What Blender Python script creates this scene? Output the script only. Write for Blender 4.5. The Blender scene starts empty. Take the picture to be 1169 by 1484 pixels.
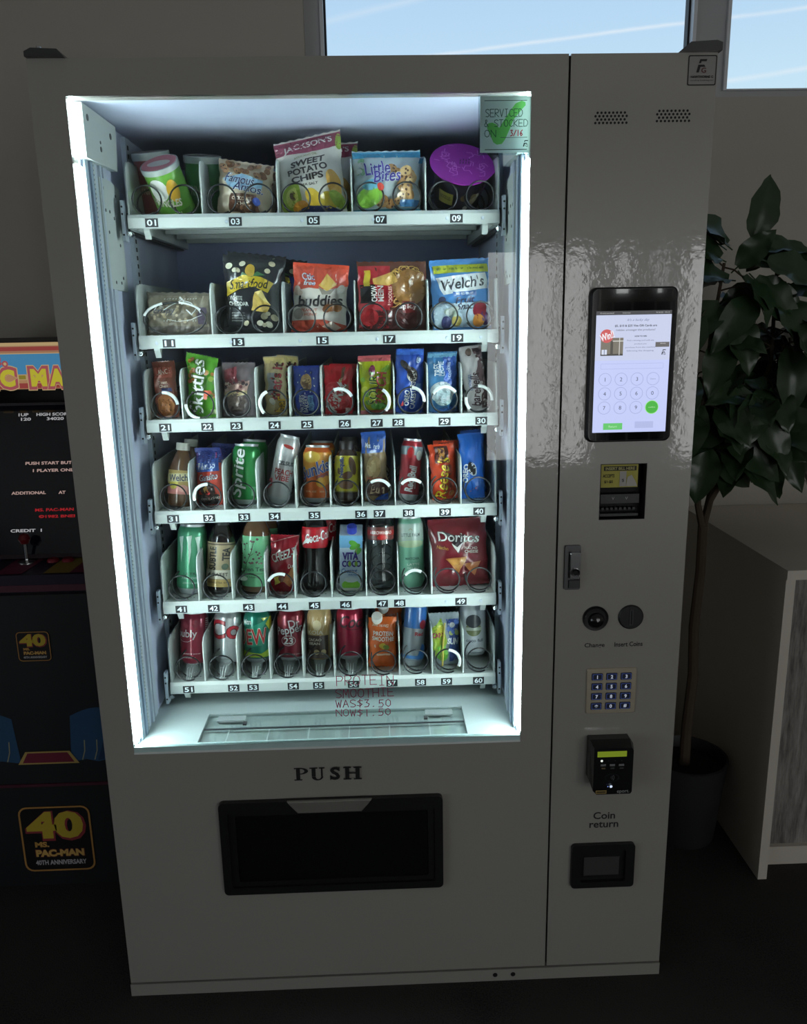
import bpy, math, random
from mathutils import Vector, Matrix
from mathutils.geometry import tessellate_polygon

scene = bpy.context.scene
COL = scene.collection
R = math.radians
random.seed(7)

# ------------------------------------------------------------------ camera
cam_data = bpy.data.cameras.new('camera')
cam = bpy.data.objects.new('camera', cam_data)
COL.objects.link(cam)
cam_data.sensor_fit = 'VERTICAL'
cam_data.sensor_height = 36.0
cam_data.lens = 1177.737 / 1484.0 * 36.0
cam_data.clip_start = 0.05
cam.location = (0.5888, -1.5612, 1.4838)
cam.rotation_euler = (R(76.596), R(1.024), R(-1.957))
scene.camera = cam

# ------------------------------------------------------------------ colour management
vs = scene.view_settings
vs.view_transform = 'Standard'
vs.look = 'None'
vs.gamma = 1.0
vs.use_curve_mapping = False
vs.exposure = 0.0
try:
    scene.cycles.max_bounces = 6
    scene.cycles.diffuse_bounces = 4
    scene.cycles.glossy_bounces = 3
    scene.cycles.transmission_bounces = 4
    scene.cycles.transparent_max_bounces = 14
    scene.cycles.caustics_reflective = False
    scene.cycles.caustics_refractive = False
    scene.cycles.sample_clamp_indirect = 4.0
except Exception:
    pass

# ------------------------------------------------------------------ sky (with thin condensation trails)
SKY_STRENGTH = 1.0
world = bpy.data.worlds.new('sky')
scene.world = world
world.use_nodes = True
wn = world.node_tree.nodes
wl = world.node_tree.links
wn.clear()
w_out = wn.new('ShaderNodeOutputWorld')
w_bg = wn.new('ShaderNodeBackground')
w_tc = wn.new('ShaderNodeTexCoord')
w_sep = wn.new('ShaderNodeSeparateXYZ')
w_ramp = wn.new('ShaderNodeValToRGB')
wl.new(w_tc.outputs['Generated'], w_sep.inputs[0])
wl.new(w_sep.outputs['Z'], w_ramp.inputs[0])
cr = w_ramp.color_ramp
cr.elements[0].position = 0.0
cr.elements[0].color = (0.80, 0.92, 1.0, 1)
cr.elements[1].position = 1.0
cr.elements[1].color = (0.22, 0.42, 0.78, 1)
for pos, c in ((0.22, (0.66, 0.88, 0.985, 1)), (0.28, (0.58, 0.80, 0.97, 1)), (0.38, (0.48, 0.70, 0.93, 1))):
    e = cr.elements.new(pos)
    e.color = c
w_noise = wn.new('ShaderNodeTexNoise')
w_noise.inputs['Scale'].default_value = 9.0
w_noise.inputs['Detail'].default_value = 5.0
wl.new(w_tc.outputs['Generated'], w_noise.inputs['Vector'])


def wmath(op, a, b=None, clamp=False):
    n = wn.new('ShaderNodeMath')
    n.operation = op
    n.use_clamp = clamp
    for i, x in enumerate((a, b)):
        if x is None:
            continue
        if isinstance(x, (int, float)):
            n.inputs[i].default_value = x
        else:
            wl.new(x, n.inputs[i])
    return n.outputs[0]


trail = None
for nrm, wid, amp in (((0.1933, 0.3072, -0.9318), 0.0045, 0.30), ((0.1056, 0.2653, -0.9584), 0.0028, 0.75), ((0.1359, 0.1938, -0.9716), 0.0035, 0.75)):
    dt = wn.new('ShaderNodeVectorMath')
    dt.operation = 'DOT_PRODUCT'
    wl.new(w_tc.outputs['Generated'], dt.inputs[0])
    dt.inputs[1].default_value = nrm
    wob = wmath('MULTIPLY', wmath('SUBTRACT', w_noise.outputs[0], 0.5), 0.006)
    a = wmath('ABSOLUTE', wmath('ADD', dt.outputs['Value'], wob))
    mk = wmath('SUBTRACT', 1.0, wmath('DIVIDE', a, wid), clamp=True)
    mk = wmath('MULTIPLY', wmath('MULTIPLY', mk, w_noise.outputs[0]), amp * 1.6, clamp=True)
    trail = mk if trail is None else wmath('MAXIMUM', trail, mk)
w_mix = wn.new('ShaderNodeMixRGB')
wl.new(trail, w_mix.inputs[0])
wl.new(w_ramp.outputs[0], w_mix.inputs[1])
w_mix.inputs[2].default_value = (0.93, 0.98, 1.0, 1)
wl.new(w_mix.outputs[0], w_bg.inputs[0])
w_bg.inputs[1].default_value = SKY_STRENGTH
wl.new(w_bg.outputs[0], w_out.inputs[0])


# ------------------------------------------------------------------ daylight entering by the tall windows behind the viewer, plus added side fill
REAR = [(1.45, 2.42, 0.25, 2.05), (2.50, 2.74, 1.62, 2.05), (2.84, 3.02, 1.62, 2.05), (3.08, 4.20, 0.25, 2.05)]      # in the wall behind the viewer: x0, x1, z0, z1
SIDE_FILL = [(-4.6, -3.2, 0.25, 2.05), (-3.05, -1.65, 0.25, 2.05)]      # added, unseen fill windows in the left side wall: y0, y1, z0, z1
REAR_POWER, SIDE_FILL_POWER = 13.0, 3.0      # watts per square metre of window


def daylight(loc, rot, w, h, power):  # area lamp, used for rear window daylight and for the added side fill
    l = bpy.data.lights.new('window_daylight', 'AREA')
    l.shape = 'RECTANGLE'
    l.size = w
    l.size_y = h
    l.energy = power * w * h
    l.color = (1.0, 0.945, 0.865)
    o = bpy.data.objects.new('window_daylight', l)
    COL.objects.link(o)
    o.location = loc
    o.rotation_euler = rot


for _a, _b, _c, _d in REAR:
    daylight(((_a + _b) / 2, -5.39, (_c + _d) / 2), (R(90), 0, 0), _b - _a, _d - _c, REAR_POWER)
for _a, _b, _c, _d in SIDE_FILL:
    daylight((-3.39, (_a + _b) / 2, (_c + _d) / 2), (R(90), 0, R(-90)), _b - _a, _d - _c, SIDE_FILL_POWER)  # added fill lamps that spread diffuse light over the machine front


# ------------------------------------------------------------------ materials
def lin(c):
    out = []
    for x in c[:3]:
        x = x / 255.0
        out.append(x / 12.92 if x <= 0.04045 else ((x + 0.055) / 1.055) ** 2.4)
    return (out[0], out[1], out[2], 1.0)


MC = {}


def mat(name, col, rough=0.5, metal=0.0, coat=0.0, coat_rough=0.05, bump=0.0, bscale=60.0, vary=0.06, vscale=12.0,
        emit=0.0, emit_col=None, trans=0.0, alpha=1.0, stretch=None, spec=None, ior=None):
    """Principled material whose colour and relief are driven by procedural noise."""
    if name in MC:
        return MC[name]
    m = bpy.data.materials.new(name)
    m.use_nodes = True
    n = m.node_tree.nodes
    l = m.node_tree.links
    b = n['Principled BSDF']
    c = lin(col)
    tc = n.new('ShaderNodeTexCoord')
    mp = n.new('ShaderNodeMapping')
    if stretch:
        mp.inputs['Scale'].default_value = stretch
    l.new(tc.outputs['Object'], mp.inputs[0])
    if vary > 0:
        no = n.new('ShaderNodeTexNoise')
        no.inputs['Scale'].default_value = vscale
        no.inputs['Detail'].default_value = 4
        l.new(mp.outputs[0], no.inputs['Vector'])
        mx = n.new('ShaderNodeMixRGB')
        mx.inputs[1].default_value = tuple(max(0, x * (1 - vary)) for x in c[:3]) + (1,)
        mx.inputs[2].default_value = tuple(min(1, x * (1 + vary)) for x in c[:3]) + (1,)
        l.new(no.outputs[0], mx.inputs[0])
        l.new(mx.outputs[0], b.inputs['Base Color'])
    else:
        b.inputs['Base Color'].default_value = c
    b.inputs['Roughness'].default_value = rough
    b.inputs['Metallic'].default_value = metal
    b.inputs['Coat Weight'].default_value = coat
    b.inputs['Coat Roughness'].default_value = coat_rough
    if spec is not None:
        b.inputs['Specular IOR Level'].default_value = spec
    if ior is not None:
        b.inputs['IOR'].default_value = ior
    if trans:
        b.inputs['Transmission Weight'].default_value = trans
    if alpha < 1:
        b.inputs['Alpha'].default_value = alpha
    if emit:
        b.inputs['Emission Color'].default_value = lin(emit_col or col)
        b.inputs['Emission Strength'].default_value = emit
    if bump:
        nb = n.new('ShaderNodeTexNoise')
        nb.inputs['Scale'].default_value = bscale
        nb.inputs['Detail'].default_value = 3
        l.new(mp.outputs[0], nb.inputs['Vector'])
        bm = n.new('ShaderNodeBump')
        bm.inputs['Strength'].default_value = bump
        bm.inputs['Distance'].default_value = 0.002
        l.new(nb.outputs[0], bm.inputs['Height'])
        l.new(bm.outputs[0], b.inputs['Normal'])
        if coat:
            l.new(bm.outputs[0], b.inputs['Coat Normal'])
    MC[name] = m
    return m


def thin_glass(name, tint, refl=1.0, rough=0.02):
    """A single sheet of clear material: see-through with a Fresnel sheen."""
    if name in MC:
        return MC[name]
    m = bpy.data.materials.new(name)
    m.use_nodes = True
    n = m.node_tree.nodes
    l = m.node_tree.links
    n.clear()
    o = n.new('ShaderNodeOutputMaterial')
    t = n.new('ShaderNodeBsdfTransparent')
    t.inputs[0].default_value = lin(tint)
    g = n.new('ShaderNodeBsdfGlossy')
    g.inputs['Roughness'].default_value = rough
    f = n.new('ShaderNodeFresnel')
    ge = n.new('ShaderNodeNewGeometry')      # same Fresnel on both faces of the sheet
    io = n.new('ShaderNodeMath')
    io.operation = 'MULTIPLY_ADD'
    io.inputs[1].default_value = 1 / 1.45 - 1.45
    io.inputs[2].default_value = 1.45
    l.new(ge.outputs['Backfacing'], io.inputs[0])
    l.new(io.outputs[0], f.inputs[0])
    mu = n.new('ShaderNodeMath')
    mu.operation = 'MULTIPLY'
    mu.inputs[1].default_value = refl
    mu.use_clamp = True
    mx = n.new('ShaderNodeMixShader')
    l.new(f.outputs[0], mu.inputs[0])
    l.new(mu.outputs[0], mx.inputs[0])
    l.new(t.outputs[0], mx.inputs[1])
    l.new(g.outputs[0], mx.inputs[2])
    l.new(mx.outputs[0], o.inputs[0])
    MC[name] = m
    return m


def paper(name, col, through=0.5):
    """Thin paper that also lets light through from behind."""
    m = mat(name, col, rough=.6, vary=.02)
    n, l = m.node_tree.nodes, m.node_tree.links
    o = n['Material Output']
    t = n.new('ShaderNodeBsdfTranslucent')
    t.inputs[0].default_value = lin(col)
    x = n.new('ShaderNodeMixShader')
    x.inputs[0].default_value = through
    l.new(n['Principled BSDF'].outputs[0], x.inputs[1])
    l.new(t.outputs[0], x.inputs[2])
    l.new(x.outputs[0], o.inputs[0])
    return m


def ink(col, kind='print'):
    """Printed colour on packaging ('print'), on paper or paint ('matt') or on a lit screen ('lit')."""
    key = '%s_%d_%d_%d' % (kind, col[0], col[1], col[2])
    if kind == 'lit':
        return mat(key, (8, 8, 8), rough=0.25, vary=0, emit=0.95, emit_col=col)
    if kind == 'dimlit':
        return mat(key, (8, 8, 8), rough=0.25, vary=0, emit=0.45, emit_col=col)
    if kind == 'backlit':
        return paper(key, col, .8)
    if kind == 'matt':
        return mat(key, col, rough=0.6, vary=0.03)
    return mat(key, col, rough=0.28, vary=0.05, vscale=40, bump=0.12, bscale=40, coat=.35, coat_rough=.12)


# ------------------------------------------------------------------ mesh helpers
class MB:
    def __init__(s):
        s.v = []
        s.f = []
        s.m = []

    def add(s, vs, fs, m=0):
        o = len(s.v)
        s.v += [tuple(p) for p in vs]
        for f in fs:
            s.f.append(tuple(i + o for i in f))
            s.m.append(m)
        return s

    def box(s, x0, y0, z0, x1, y1, z1, m=0):
        v = [(x0, y0, z0), (x1, y0, z0), (x1, y1, z0), (x0, y1, z0), (x0, y0, z1), (x1, y0, z1), (x1, y1, z1), (x0, y1, z1)]
        f = [(0, 3, 2, 1), (4, 5, 6, 7), (0, 1, 5, 4), (1, 2, 6, 5), (2, 3, 7, 6), (3, 0, 4, 7)]
        return s.add(v, f, m)

    def plate(s, poly, y0, y1, m=0, chamfer=0.0):
        """poly: (x, z) outline extruded from y0 (front) to y1 (back)."""
        n = len(poly)
        a = sum(poly[i][0] * poly[(i + 1) % n][1] - poly[(i + 1) % n][0] * poly[i][1] for i in range(n))
        if a < 0:
            poly = poly[::-1]
        if chamfer:
            cx = sum(p[0] for p in poly) / n
            cz = sum(p[1] for p in poly) / n
            w = max(p[0] for p in poly) - min(p[0] for p in poly)
            h = max(p[1] for p in poly) - min(p[1] for p in poly)
            kx, kz = 1 - 2 * chamfer / w, 1 - 2 * chamfer / h
            v = [(cx + (x - cx) * kx, y0, cz + (z - cz) * kz) for x, z in poly] + [(x, y0 + chamfer, z) for x, z in poly] + [(x, y1, z) for x, z in poly]
            f = [tuple(range(n)), tuple(range(3 * n - 1, 2 * n - 1, -1))]
            for k in range(2):
                f += [(k * n + i, (k + 1) * n + i, (k + 1) * n + (i + 1) % n, k * n + (i + 1) % n) for i in range(n)]
        else:
            v = [(x, y0, z) for x, z in poly] + [(x, y1, z) for x, z in poly]
            f = [tuple(range(n)), tuple(range(2 * n - 1, n - 1, -1))] + [(i, n + i, n + (i + 1) % n, (i + 1) % n) for i in range(n)]
        return s.add(v, f, m)

    def frame(s, outer, inner, y0, y1, m=0):
        """ring between two (x, z) outlines with equal point counts."""
        n = len(outer)
        v = [(x, y0, z) for x, z in outer] + [(x, y0, z) for x, z in inner] + [(x, y1, z) for x, z in outer] + [(x, y1, z) for x, z in inner]
        f = []
        for i in range(n):
            j = (i + 1) % n
            f += [(i, j, n + j, n + i), (2 * n + i, 3 * n + i, 3 * n + j, 2 * n + j), (i, 2 * n + i, 2 * n + j, j), (n + i, n + j, 3 * n + j, 3 * n + i)]
        return s.add(v, f, m)

    def side(s, poly, x0, x1, m=0):
        """poly: (y, z) outline extruded along x."""
        n = len(poly)
        v = [(x0, y, z) for y, z in poly] + [(x1, y, z) for y, z in poly]
        f = [tuple(range(n)), tuple(range(2 * n - 1, n - 1, -1))] + [(i, n + i, n + (i + 1) % n, (i + 1) % n) for i in range(n)]
        return s.add(v, f, m)

    def tube(s, pts, r, n=6, m=0, closed=False, caps=True):
        pts = [Vector(p) for p in pts]
        k = len(pts)
        up = None
        v = []
        for i, p in enumerate(pts):
            if closed:
                t = pts[(i + 1) % k] - pts[i - 1]
            else:
                t = pts[min(i + 1, k - 1)] - pts[max(i - 1, 0)]
            t.normalize()
            if up is None:
                up = Vector((0, 0, 1)) if abs(t.z) < 0.9 else Vector((1, 0, 0))
            a = t.cross(up)
            if a.length < 1e-6:
                a = t.orthogonal()
            a.normalize()
            b = a.cross(t)
            up = b
            rr = r[i] if isinstance(r, (list, tuple)) else r
            for q in range(n):
                an = 2 * math.pi * q / n
                v.append(p + (a * math.cos(an) + b * math.sin(an)) * rr)
        f = []
        for i in range(k if closed else k - 1):
            j = (i + 1) % k
            for q in range(n):
                f.append((i * n + q, i * n + (q + 1) % n, j * n + (q + 1) % n, j * n + q))
        if caps and not closed:
            f.append(tuple(range(n - 1, -1, -1)))
            f.append(tuple((k - 1) * n + q for q in range(n)))
        return s.add(v, f, m)

    def lathe(s, prof, n=24, m=0, c=(0, 0, 0), axis='z'):
        """prof: list of (r, z) or (r, z, material of the band that starts here)."""
        v = []
        for p in prof:
            for q in range(n):
                an = 2 * math.pi * q / n
                a, b = p[0] * math.cos(an), p[0] * math.sin(an)
                if axis == 'z':
                    v.append((c[0] + a, c[1] + b, c[2] + p[1]))
                else:
                    v.append((c[0] + a, c[1] + p[1], c[2] - b))
        o = len(s.v)
        s.v += v
        for i in range(len(prof) - 1):
            mm = prof[i][2] if len(prof[i]) > 2 else m
            for q in range(n):
                s.f.append((o + i * n + q, o + i * n + (q + 1) % n, o + (i + 1) * n + (q + 1) % n, o + (i + 1) * n + q))
                s.m.append(mm)
        return s

    def build(s, name, mats, parent=None, smooth=False, loc=None, rot=None, angle=35):
        me = bpy.data.meshes.new(name)
        me.from_pydata(s.v, [], s.f)
        if not isinstance(mats, (list, tuple)):
            mats = [mats]
        for mm in mats:
            me.materials.append(mm)
        me.polygons.foreach_set('material_index', s.m)
        if smooth:
            me.polygons.foreach_set('use_smooth', [True] * len(me.polygons))
            me.set_sharp_from_angle(angle=R(angle))
        me.update()
        o = bpy.data.objects.new(name, me)
        COL.objects.link(o)
        if parent:
            o.parent = parent
        if loc:
            o.location = loc
        if rot:
            o.rotation_euler = rot
        return o


def rrect(x0, z0, x1, z1, r, n=4):
    pts = []
    for cx, cz, a0 in ((x1 - r, z1 - r, 0), (x0 + r, z1 - r, 90), (x0 + r, z0 + r, 180), (x1 - r, z0 + r, 270)):
        for k in range(n + 1):
            a = R(a0 + 90 * k / n)
            pts.append((cx + r * math.cos(a), cz + r * math.sin(a)))
    return pts


def circle(cx, cz, r, n=24, rz=None):
    rz = r if rz is None else rz
    return [(cx + r * math.cos(2 * math.pi * k / n), cz + rz * math.sin(2 * math.pi * k / n)) for k in range(n)]


def empty(name, loc=(0, 0, 0), rot=(0, 0, 0)):
    o = bpy.data.objects.new(name, None)
    o.empty_display_size = 0.05
    COL.objects.link(o)
    o.location = loc
    o.rotation_euler = rot
    return o


def tag(o, label, cat, group=None):
    o['label'] = label
    o['category'] = cat
    if group:
        o['group'] = group
    return o


def struct(o, label=None):
    o['kind'] = 'structure'
    if label:
        o['label'] = label
    return o


def copy_tree(o, parent=None):
    c = o.copy()
    COL.objects.link(c)
    if parent:
        c.parent = parent
    for ch in o.children:
        copy_tree(ch, c)
    return c


# ------------------------------------------------------------------ flat print (lettering and artwork) as thin meshes
TXT = {}


def text_tris(s, shear=0.0, bold=0.0):
    key = (s, shear, bold)
    if key not in TXT:
        cu = bpy.data.curves.new('lettering', 'FONT')
        cu.body = s
        cu.size = 1.0
        cu.resolution_u = 3
        cu.shear = shear
        cu.offset = bold
        ob = bpy.data.objects.new('lettering', cu)
        me = ob.to_mesh()
        vs = [(p.co.x, p.co.y) for p in me.vertices]
        me.calc_loop_triangles()
        tr = [tuple(t.vertices) for t in me.loop_triangles]
        ob.to_mesh_clear()
        bpy.data.objects.remove(ob)
        bpy.data.curves.remove(cu)
        if not vs:
            vs = [(0, 0), (1, 0), (1, 1)]
        x0 = min(p[0] for p in vs)
        x1 = max(p[0] for p in vs)
        y0 = min(p[1] for p in vs)
        y1 = max(p[1] for p in vs)
        TXT[key] = ([((p[0] - x0) / (x1 - x0) - 0.5, (p[1] - y0) / max(1e-6, y1 - y0) - 0.5) for p in vs], tr, (x1 - x0) / max(1e-6, y1 - y0))
    return TXT[key]


STROKES = {
    'A': [[(0, 0), (.5, 1), (1, 0)], [(.2, .4), (.8, .4)]], 'C': [[(1, .85), (.6, 1), (.2, .85), (0, .5), (.2, .12), (.6, 0), (1, .15)]],
    'D': [[(0, 0), (0, 1), (.5, 1), (.95, .75), (1, .4), (.7, .05), (0, 0)]], 'E': [[(1, 1), (0, 1), (0, 0), (1, 0)], [(0, .5), (.8, .5)]],
    'H': [[(0, 0), (0, 1)], [(1, 0), (1, 1)], [(0, .5), (1, .5)]], 'I': [[(.5, 0), (.5, 1)], [(.15, 1), (.85, 1)], [(.15, 0), (.85, 0)]],
    'K': [[(0, 0), (0, 1)], [(1, 1), (0, .45), (1, 0)]], 'M': [[(0, 0), (.1, 1), (.5, .35), (.9, 1), (1, 0)]], 'N': [[(0, 0), (0, 1), (1, 0), (1, 1)]],
    'O': [[(.5, 1), (.12, .85), (0, .5), (.12, .15), (.5, 0), (.88, .15), (1, .5), (.88, .85), (.5, 1)]],
    'P': [[(0, 0), (0, 1), (.7, 1), (1, .78), (.7, .5), (0, .5)]], 'R': [[(0, 0), (0, 1), (.7, 1), (1, .78), (.7, .5), (0, .5), (1, 0)]],
    'S': [[(1, .88), (.6, 1), (.15, .92), (.05, .68), (.4, .52), (.85, .38), (1, .18), (.6, 0), (.1, .06)]], 'T': [[(0, 1), (1, 1)], [(.5, 1), (.5, 0)]],
    'V': [[(0, 1), (.5, 0), (1, 1)]], 'W': [[(0, 1), (.25, 0), (.5, .7), (.75, 0), (1, 1)]],
    '&': [[(1, 0), (.3, .7), (.3, .95), (.55, 1), (.7, .8), (.1, .35), (.15, .05), (.5, 0), (.9, .4)]],
    '$': [[(1, .8), (.5, .9), (.1, .7), (.9, .35), (.5, .1), (0, .2)], [(.5, 1.08), (.5, -.08)]], '.': [[(.3, 0), (.45, .05)]],
    '0': [[(.5, 1), (.1, .8), (.05, .3), (.5, 0), (.9, .25), (.9, .75), (.5, 1)]], '1': [[(.5, 0), (.5, 1)]],
    '3': [[(.1, .95), (.8, 1), (.4, .6), (.9, .4), (.7, .05), (.05, 0)]], '5': [[(.9, 1), (.2, 1), (.15, .55), (.7, .6), (.9, .3), (.6, 0), (.05, .05)]],
    '6': [[(.9, 1), (.3, .7), (.05, .3), (.4, 0), (.9, .2), (.6, .5), (.1, .3)]], '/': [[(0, 0), (1, 1)]], ' ': [],
}


class Print:
    """Collects coloured 2D shapes in metres and lays them on a surface given by fn(x, z, lift)."""

    def __init__(s, fn, w=1.0, h=1.0, kind='print', fine=0.008, lift=0.0004, step=0.00022):
        s.fn = fn
        s.w = w
        s.h = h
        s.kind = kind
        s.fine = fine
        s.lift = lift
        s.step = step
        s.mb = MB()
        s.cols = []
        s.layer = 0

    def mi(s, col, kind=None):
        k = (tuple(col), kind or s.kind)
        if k not in s.cols:
            s.cols.append(k)
        return s.cols.index(k)

    def tri(s, p, m, off):
        st = [p]
        while st:
            a, b, c = st.pop()
            e = ((b[0] - a[0]) ** 2 + (b[1] - a[1]) ** 2, (c[0] - b[0]) ** 2 + (c[1] - b[1]) ** 2, (a[0] - c[0]) ** 2 + (a[1] - c[1]) ** 2)
            k = e.index(max(e))
            if e[k] > s.fine ** 2:
                q = [a, b, c]
                p0, p1, p2 = q[k], q[(k + 1) % 3], q[(k + 2) % 3]
                mid = ((p0[0] + p1[0]) / 2, (p0[1] + p1[1]) / 2)
                st += [(p0, mid, p2), (mid, p1, p2)]
            else:
                s.mb.add([s.fn(x, z, off) for x, z in (a, b, c)], [(0, 1, 2)], m)

    def tris(s, pts, faces, col, kind=None):
        s.layer += 1
        m = s.mi(col, kind)
        off = s.lift + s.step * s.layer
        for f in faces:
            a, b, c = (pts[i] for i in f)
            if (b[0] - a[0]) * (c[1] - a[1]) - (c[0] - a[0]) * (b[1] - a[1]) < 0:
                b, c = c, b
            s.tri((a, b, c), m, off)
        return s

    # metric shapes
    def mpoly(s, pts, col, kind=None):
        tr = tessellate_polygon([[Vector((p[0], p[1], 0)) for p in pts]])
        return s.tris(pts, tr, col, kind)

    def mrect(s, x0, z0, x1, z1, col, kind=None):
        return s.mpoly([(x0, z0), (x1, z0), (x1, z1), (x0, z1)], col, kind)

    def mring(s, outer, inner, col, kind=None):
        n = len(outer)
        pts = list(outer) + list(inner)
        fs = []
        for i in range(n):
            j = (i + 1) % n
            fs += [(i, j, n + j), (i, n + j, n + i)]
        return s.tris(pts, fs, col, kind)

    def mtext(s, t, x, z, L, H, col, rot=0, shear=0, bold=0.0, kind=None, arc=0.0):
        vs, tr, asp = text_tris(t, shear, bold)
        if L is None:
            L = H * asp
        ca, sa = math.cos(R(rot)), math.sin(R(rot))
        pts = []
        for p in vs:
            px, pz = p[0] * L, p[1] * H + arc * (1 - 4 * p[0] * p[0])
            pts.append((x + px * ca - pz * sa, z + px * sa + pz * ca))
        return s.tris(pts, tr, col, kind)

    def mstroke(s, pts, wid, col, kind=None):
        out, fs = [], []
        for i in range(len(pts) - 1):
            (x0, z0), (x1, z1) = pts[i], pts[i + 1]
            d = math.hypot(x1 - x0, z1 - z0) or 1e-9
            tx, tz = (x1 - x0) / d * wid * 0.35, (z1 - z0) / d * wid * 0.35
            nx, nz = -(z1 - z0) / d * wid / 2, (x1 - x0) / d * wid / 2
            o = len(out)
            out += [(x0 - tx + nx, z0 - tz + nz), (x0 - tx - nx, z0 - tz - nz), (x1 + tx - nx, z1 + tz - nz), (x1 + tx + nx, z1 + tz + nz)]
            fs += [(o, o + 1, o + 2), (o, o + 2, o + 3)]
        return s.tris(out, fs, col, kind)

    def mwrite(s, t, x, z, L, H, wid, col, gap=0.28, kind=None, jit=0.0, seed=1):
        rnd = random.Random(seed)
        k = len(t)
        cw = L / (k + gap * (k - 1))
        for i, ch in enumerate(t):
            ox = x + i * cw * (1 + gap)
            jz = rnd.uniform(-jit, jit) * H
            for st in STROKES.get(ch, []):
                s.mstroke([(ox + px * cw, z + jz + pz * H) for px, pz in st], wid, col, kind)
        return s

    # shapes in label fractions: a in -1..1 across, b in 0..1 upwards
    def X(s, a):
        return a * s.w / 2

    def r(s, a0, b0, a1, b1, col):
        return s.mrect(s.X(a0), b0 * s.h, s.X(a1), b1 * s.h, col)

    def p(s, pts, col):
        return s.mpoly([(s.X(a), b * s.h) for a, b in pts], col)

    def e(s, a, b, ra, rb, col, rot=0, n=18):
        ca, sa = math.cos(R(rot)), math.sin(R(rot))
        pts = []
        for k in range(n):
            t = 2 * math.pi * k / n
            x, z = ra * s.w / 2 * math.cos(t), rb * s.h * math.sin(t)
            pts.append((s.X(a) + x * ca - z * sa, b * s.h + x * sa + z * ca))
        return s.mpoly(pts, col)

    def t(s, txt, a, b, tw, th, col, rot=0, shear=0, bold=0.02, arc=0.0):
        bold = min(bold, 0.045)
        if 45 < abs(rot) < 135:
            L, H = tw * s.h, th * s.w
        else:
            L, H = tw * s.w, th * s.h
        return s.mtext(txt, s.X(a), b * s.h, L, H, col, rot, shear, bold, arc=arc * s.h)

    def ot(s, txt, a, b, tw, th, col, edge, rot=0, shear=0, bold=0.02, arc=0.0, fat=0.05):
        bold, fat = min(bold, .012), .03
        s.t(txt, a, b, tw * (1 + fat * 0.7), th * (1 + fat * 1.6), edge, rot, shear, bold + fat, arc)
        return s.t(txt, a, b, tw, th, col, rot, shear, bold, arc)

    def blobs(s, n, a0, b0, a1, b1, ra, cols, seed, asp=1.0, speck=None):
        rnd = random.Random(seed)
        k = s.w / 2 / s.h
        for i in range(n):
            a, b = rnd.uniform(a0, a1), rnd.uniform(b0, b1)
            q = ra * rnd.uniform(0.75, 1.25)
            s.e(a, b, q, q * k * asp, cols[i % len(cols)], rnd.uniform(-40, 40), 12)
            if speck:
                for _ in range(3):
                    s.e(a + rnd.uniform(-.5, .5) * q, b + rnd.uniform(-.5, .5) * q * k, q * .18, q * k * .18, speck, 0, 6)
        return s

    def lines(s, n, col):
        return s

    def build(s, name, parent):
        if not s.mb.f:
            return None
        return s.mb.build(name, [ink(c, k) for c, k in s.cols], parent, smooth=False)


def flat(y):
    return lambda x, z, lift: (x, y - lift, z)

# ================================================================== the room
M_WALL = mat('wall_paint', (188, 182, 172), rough=0.75, bump=0.15, bscale=180, vary=0.03)
M_CEIL = mat('ceiling_paint', (206, 203, 198), rough=0.85, vary=0.03)
M_FRAME = mat('window_frame_metal', (186, 186, 188), rough=0.4, vary=0.04)
M_FRAMEW = mat('window_gasket_white', (225, 228, 232), rough=0.45, vary=0.03)
M_FRAMEK = mat('window_gasket_black', (24, 24, 26), rough=0.5)
M_PANE = thin_glass('window_pane', (250, 252, 255), 1.0, 0.0)


def carpet():
    m = bpy.data.materials.new('carpet_tile')
    m.use_nodes = True
    n, l = m.node_tree.nodes, m.node_tree.links
    b = n['Principled BSDF']
    tc = n.new('ShaderNodeTexCoord')
    n1 = n.new('ShaderNodeTexNoise')
    n1.inputs['Scale'].default_value = 260
    n2 = n.new('ShaderNodeTexNoise')
    n2.inputs['Scale'].default_value = 3
    l.new(tc.outputs['Object'], n1.inputs['Vector'])
    l.new(tc.outputs['Object'], n2.inputs['Vector'])
    ad = n.new('ShaderNodeMath')
    ad.operation = 'ADD'
    l.new(n1.outputs[0], ad.inputs[0])
    l.new(n2.outputs[0], ad.inputs[1])
    rp = n.new('ShaderNodeValToRGB')
    rp.color_ramp.elements[0].position = 0.6
    rp.color_ramp.elements[1].position = 1.5
    rp.color_ramp.elements[0].color = lin((36, 35, 35))
    rp.color_ramp.elements[1].color = lin((64, 62, 61))
    l.new(ad.outputs[0], rp.inputs[0])
    l.new(rp.outputs[0], b.inputs['Base Color'])
    b.inputs['Roughness'].default_value = 0.95
    b.inputs['Specular IOR Level'].default_value = 0.1
    bm = n.new('ShaderNodeBump')
    bm.inputs['Strength'].default_value = 0.5
    bm.inputs['Distance'].default_value = 0.004
    l.new(n1.outputs[0], bm.inputs['Height'])
    l.new(bm.outputs[0], b.inputs['Normal'])
    return m


RX0, RX1, RY0, RY1, RZ = -3.2, 4.4, -5.2, 1.0, 3.0
struct(MB().box(RX0 - .2, RY0 - .2, -0.1, RX1 + .2, RY1 + .2, 0).build('floor', carpet()), 'dark grey carpet floor')
struct(MB().box(RX0 - .2, RY0 - .2, RZ, RX1 + .2, RY1 + .2, RZ + .1).build('ceiling', M_CEIL), 'white ceiling')
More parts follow.
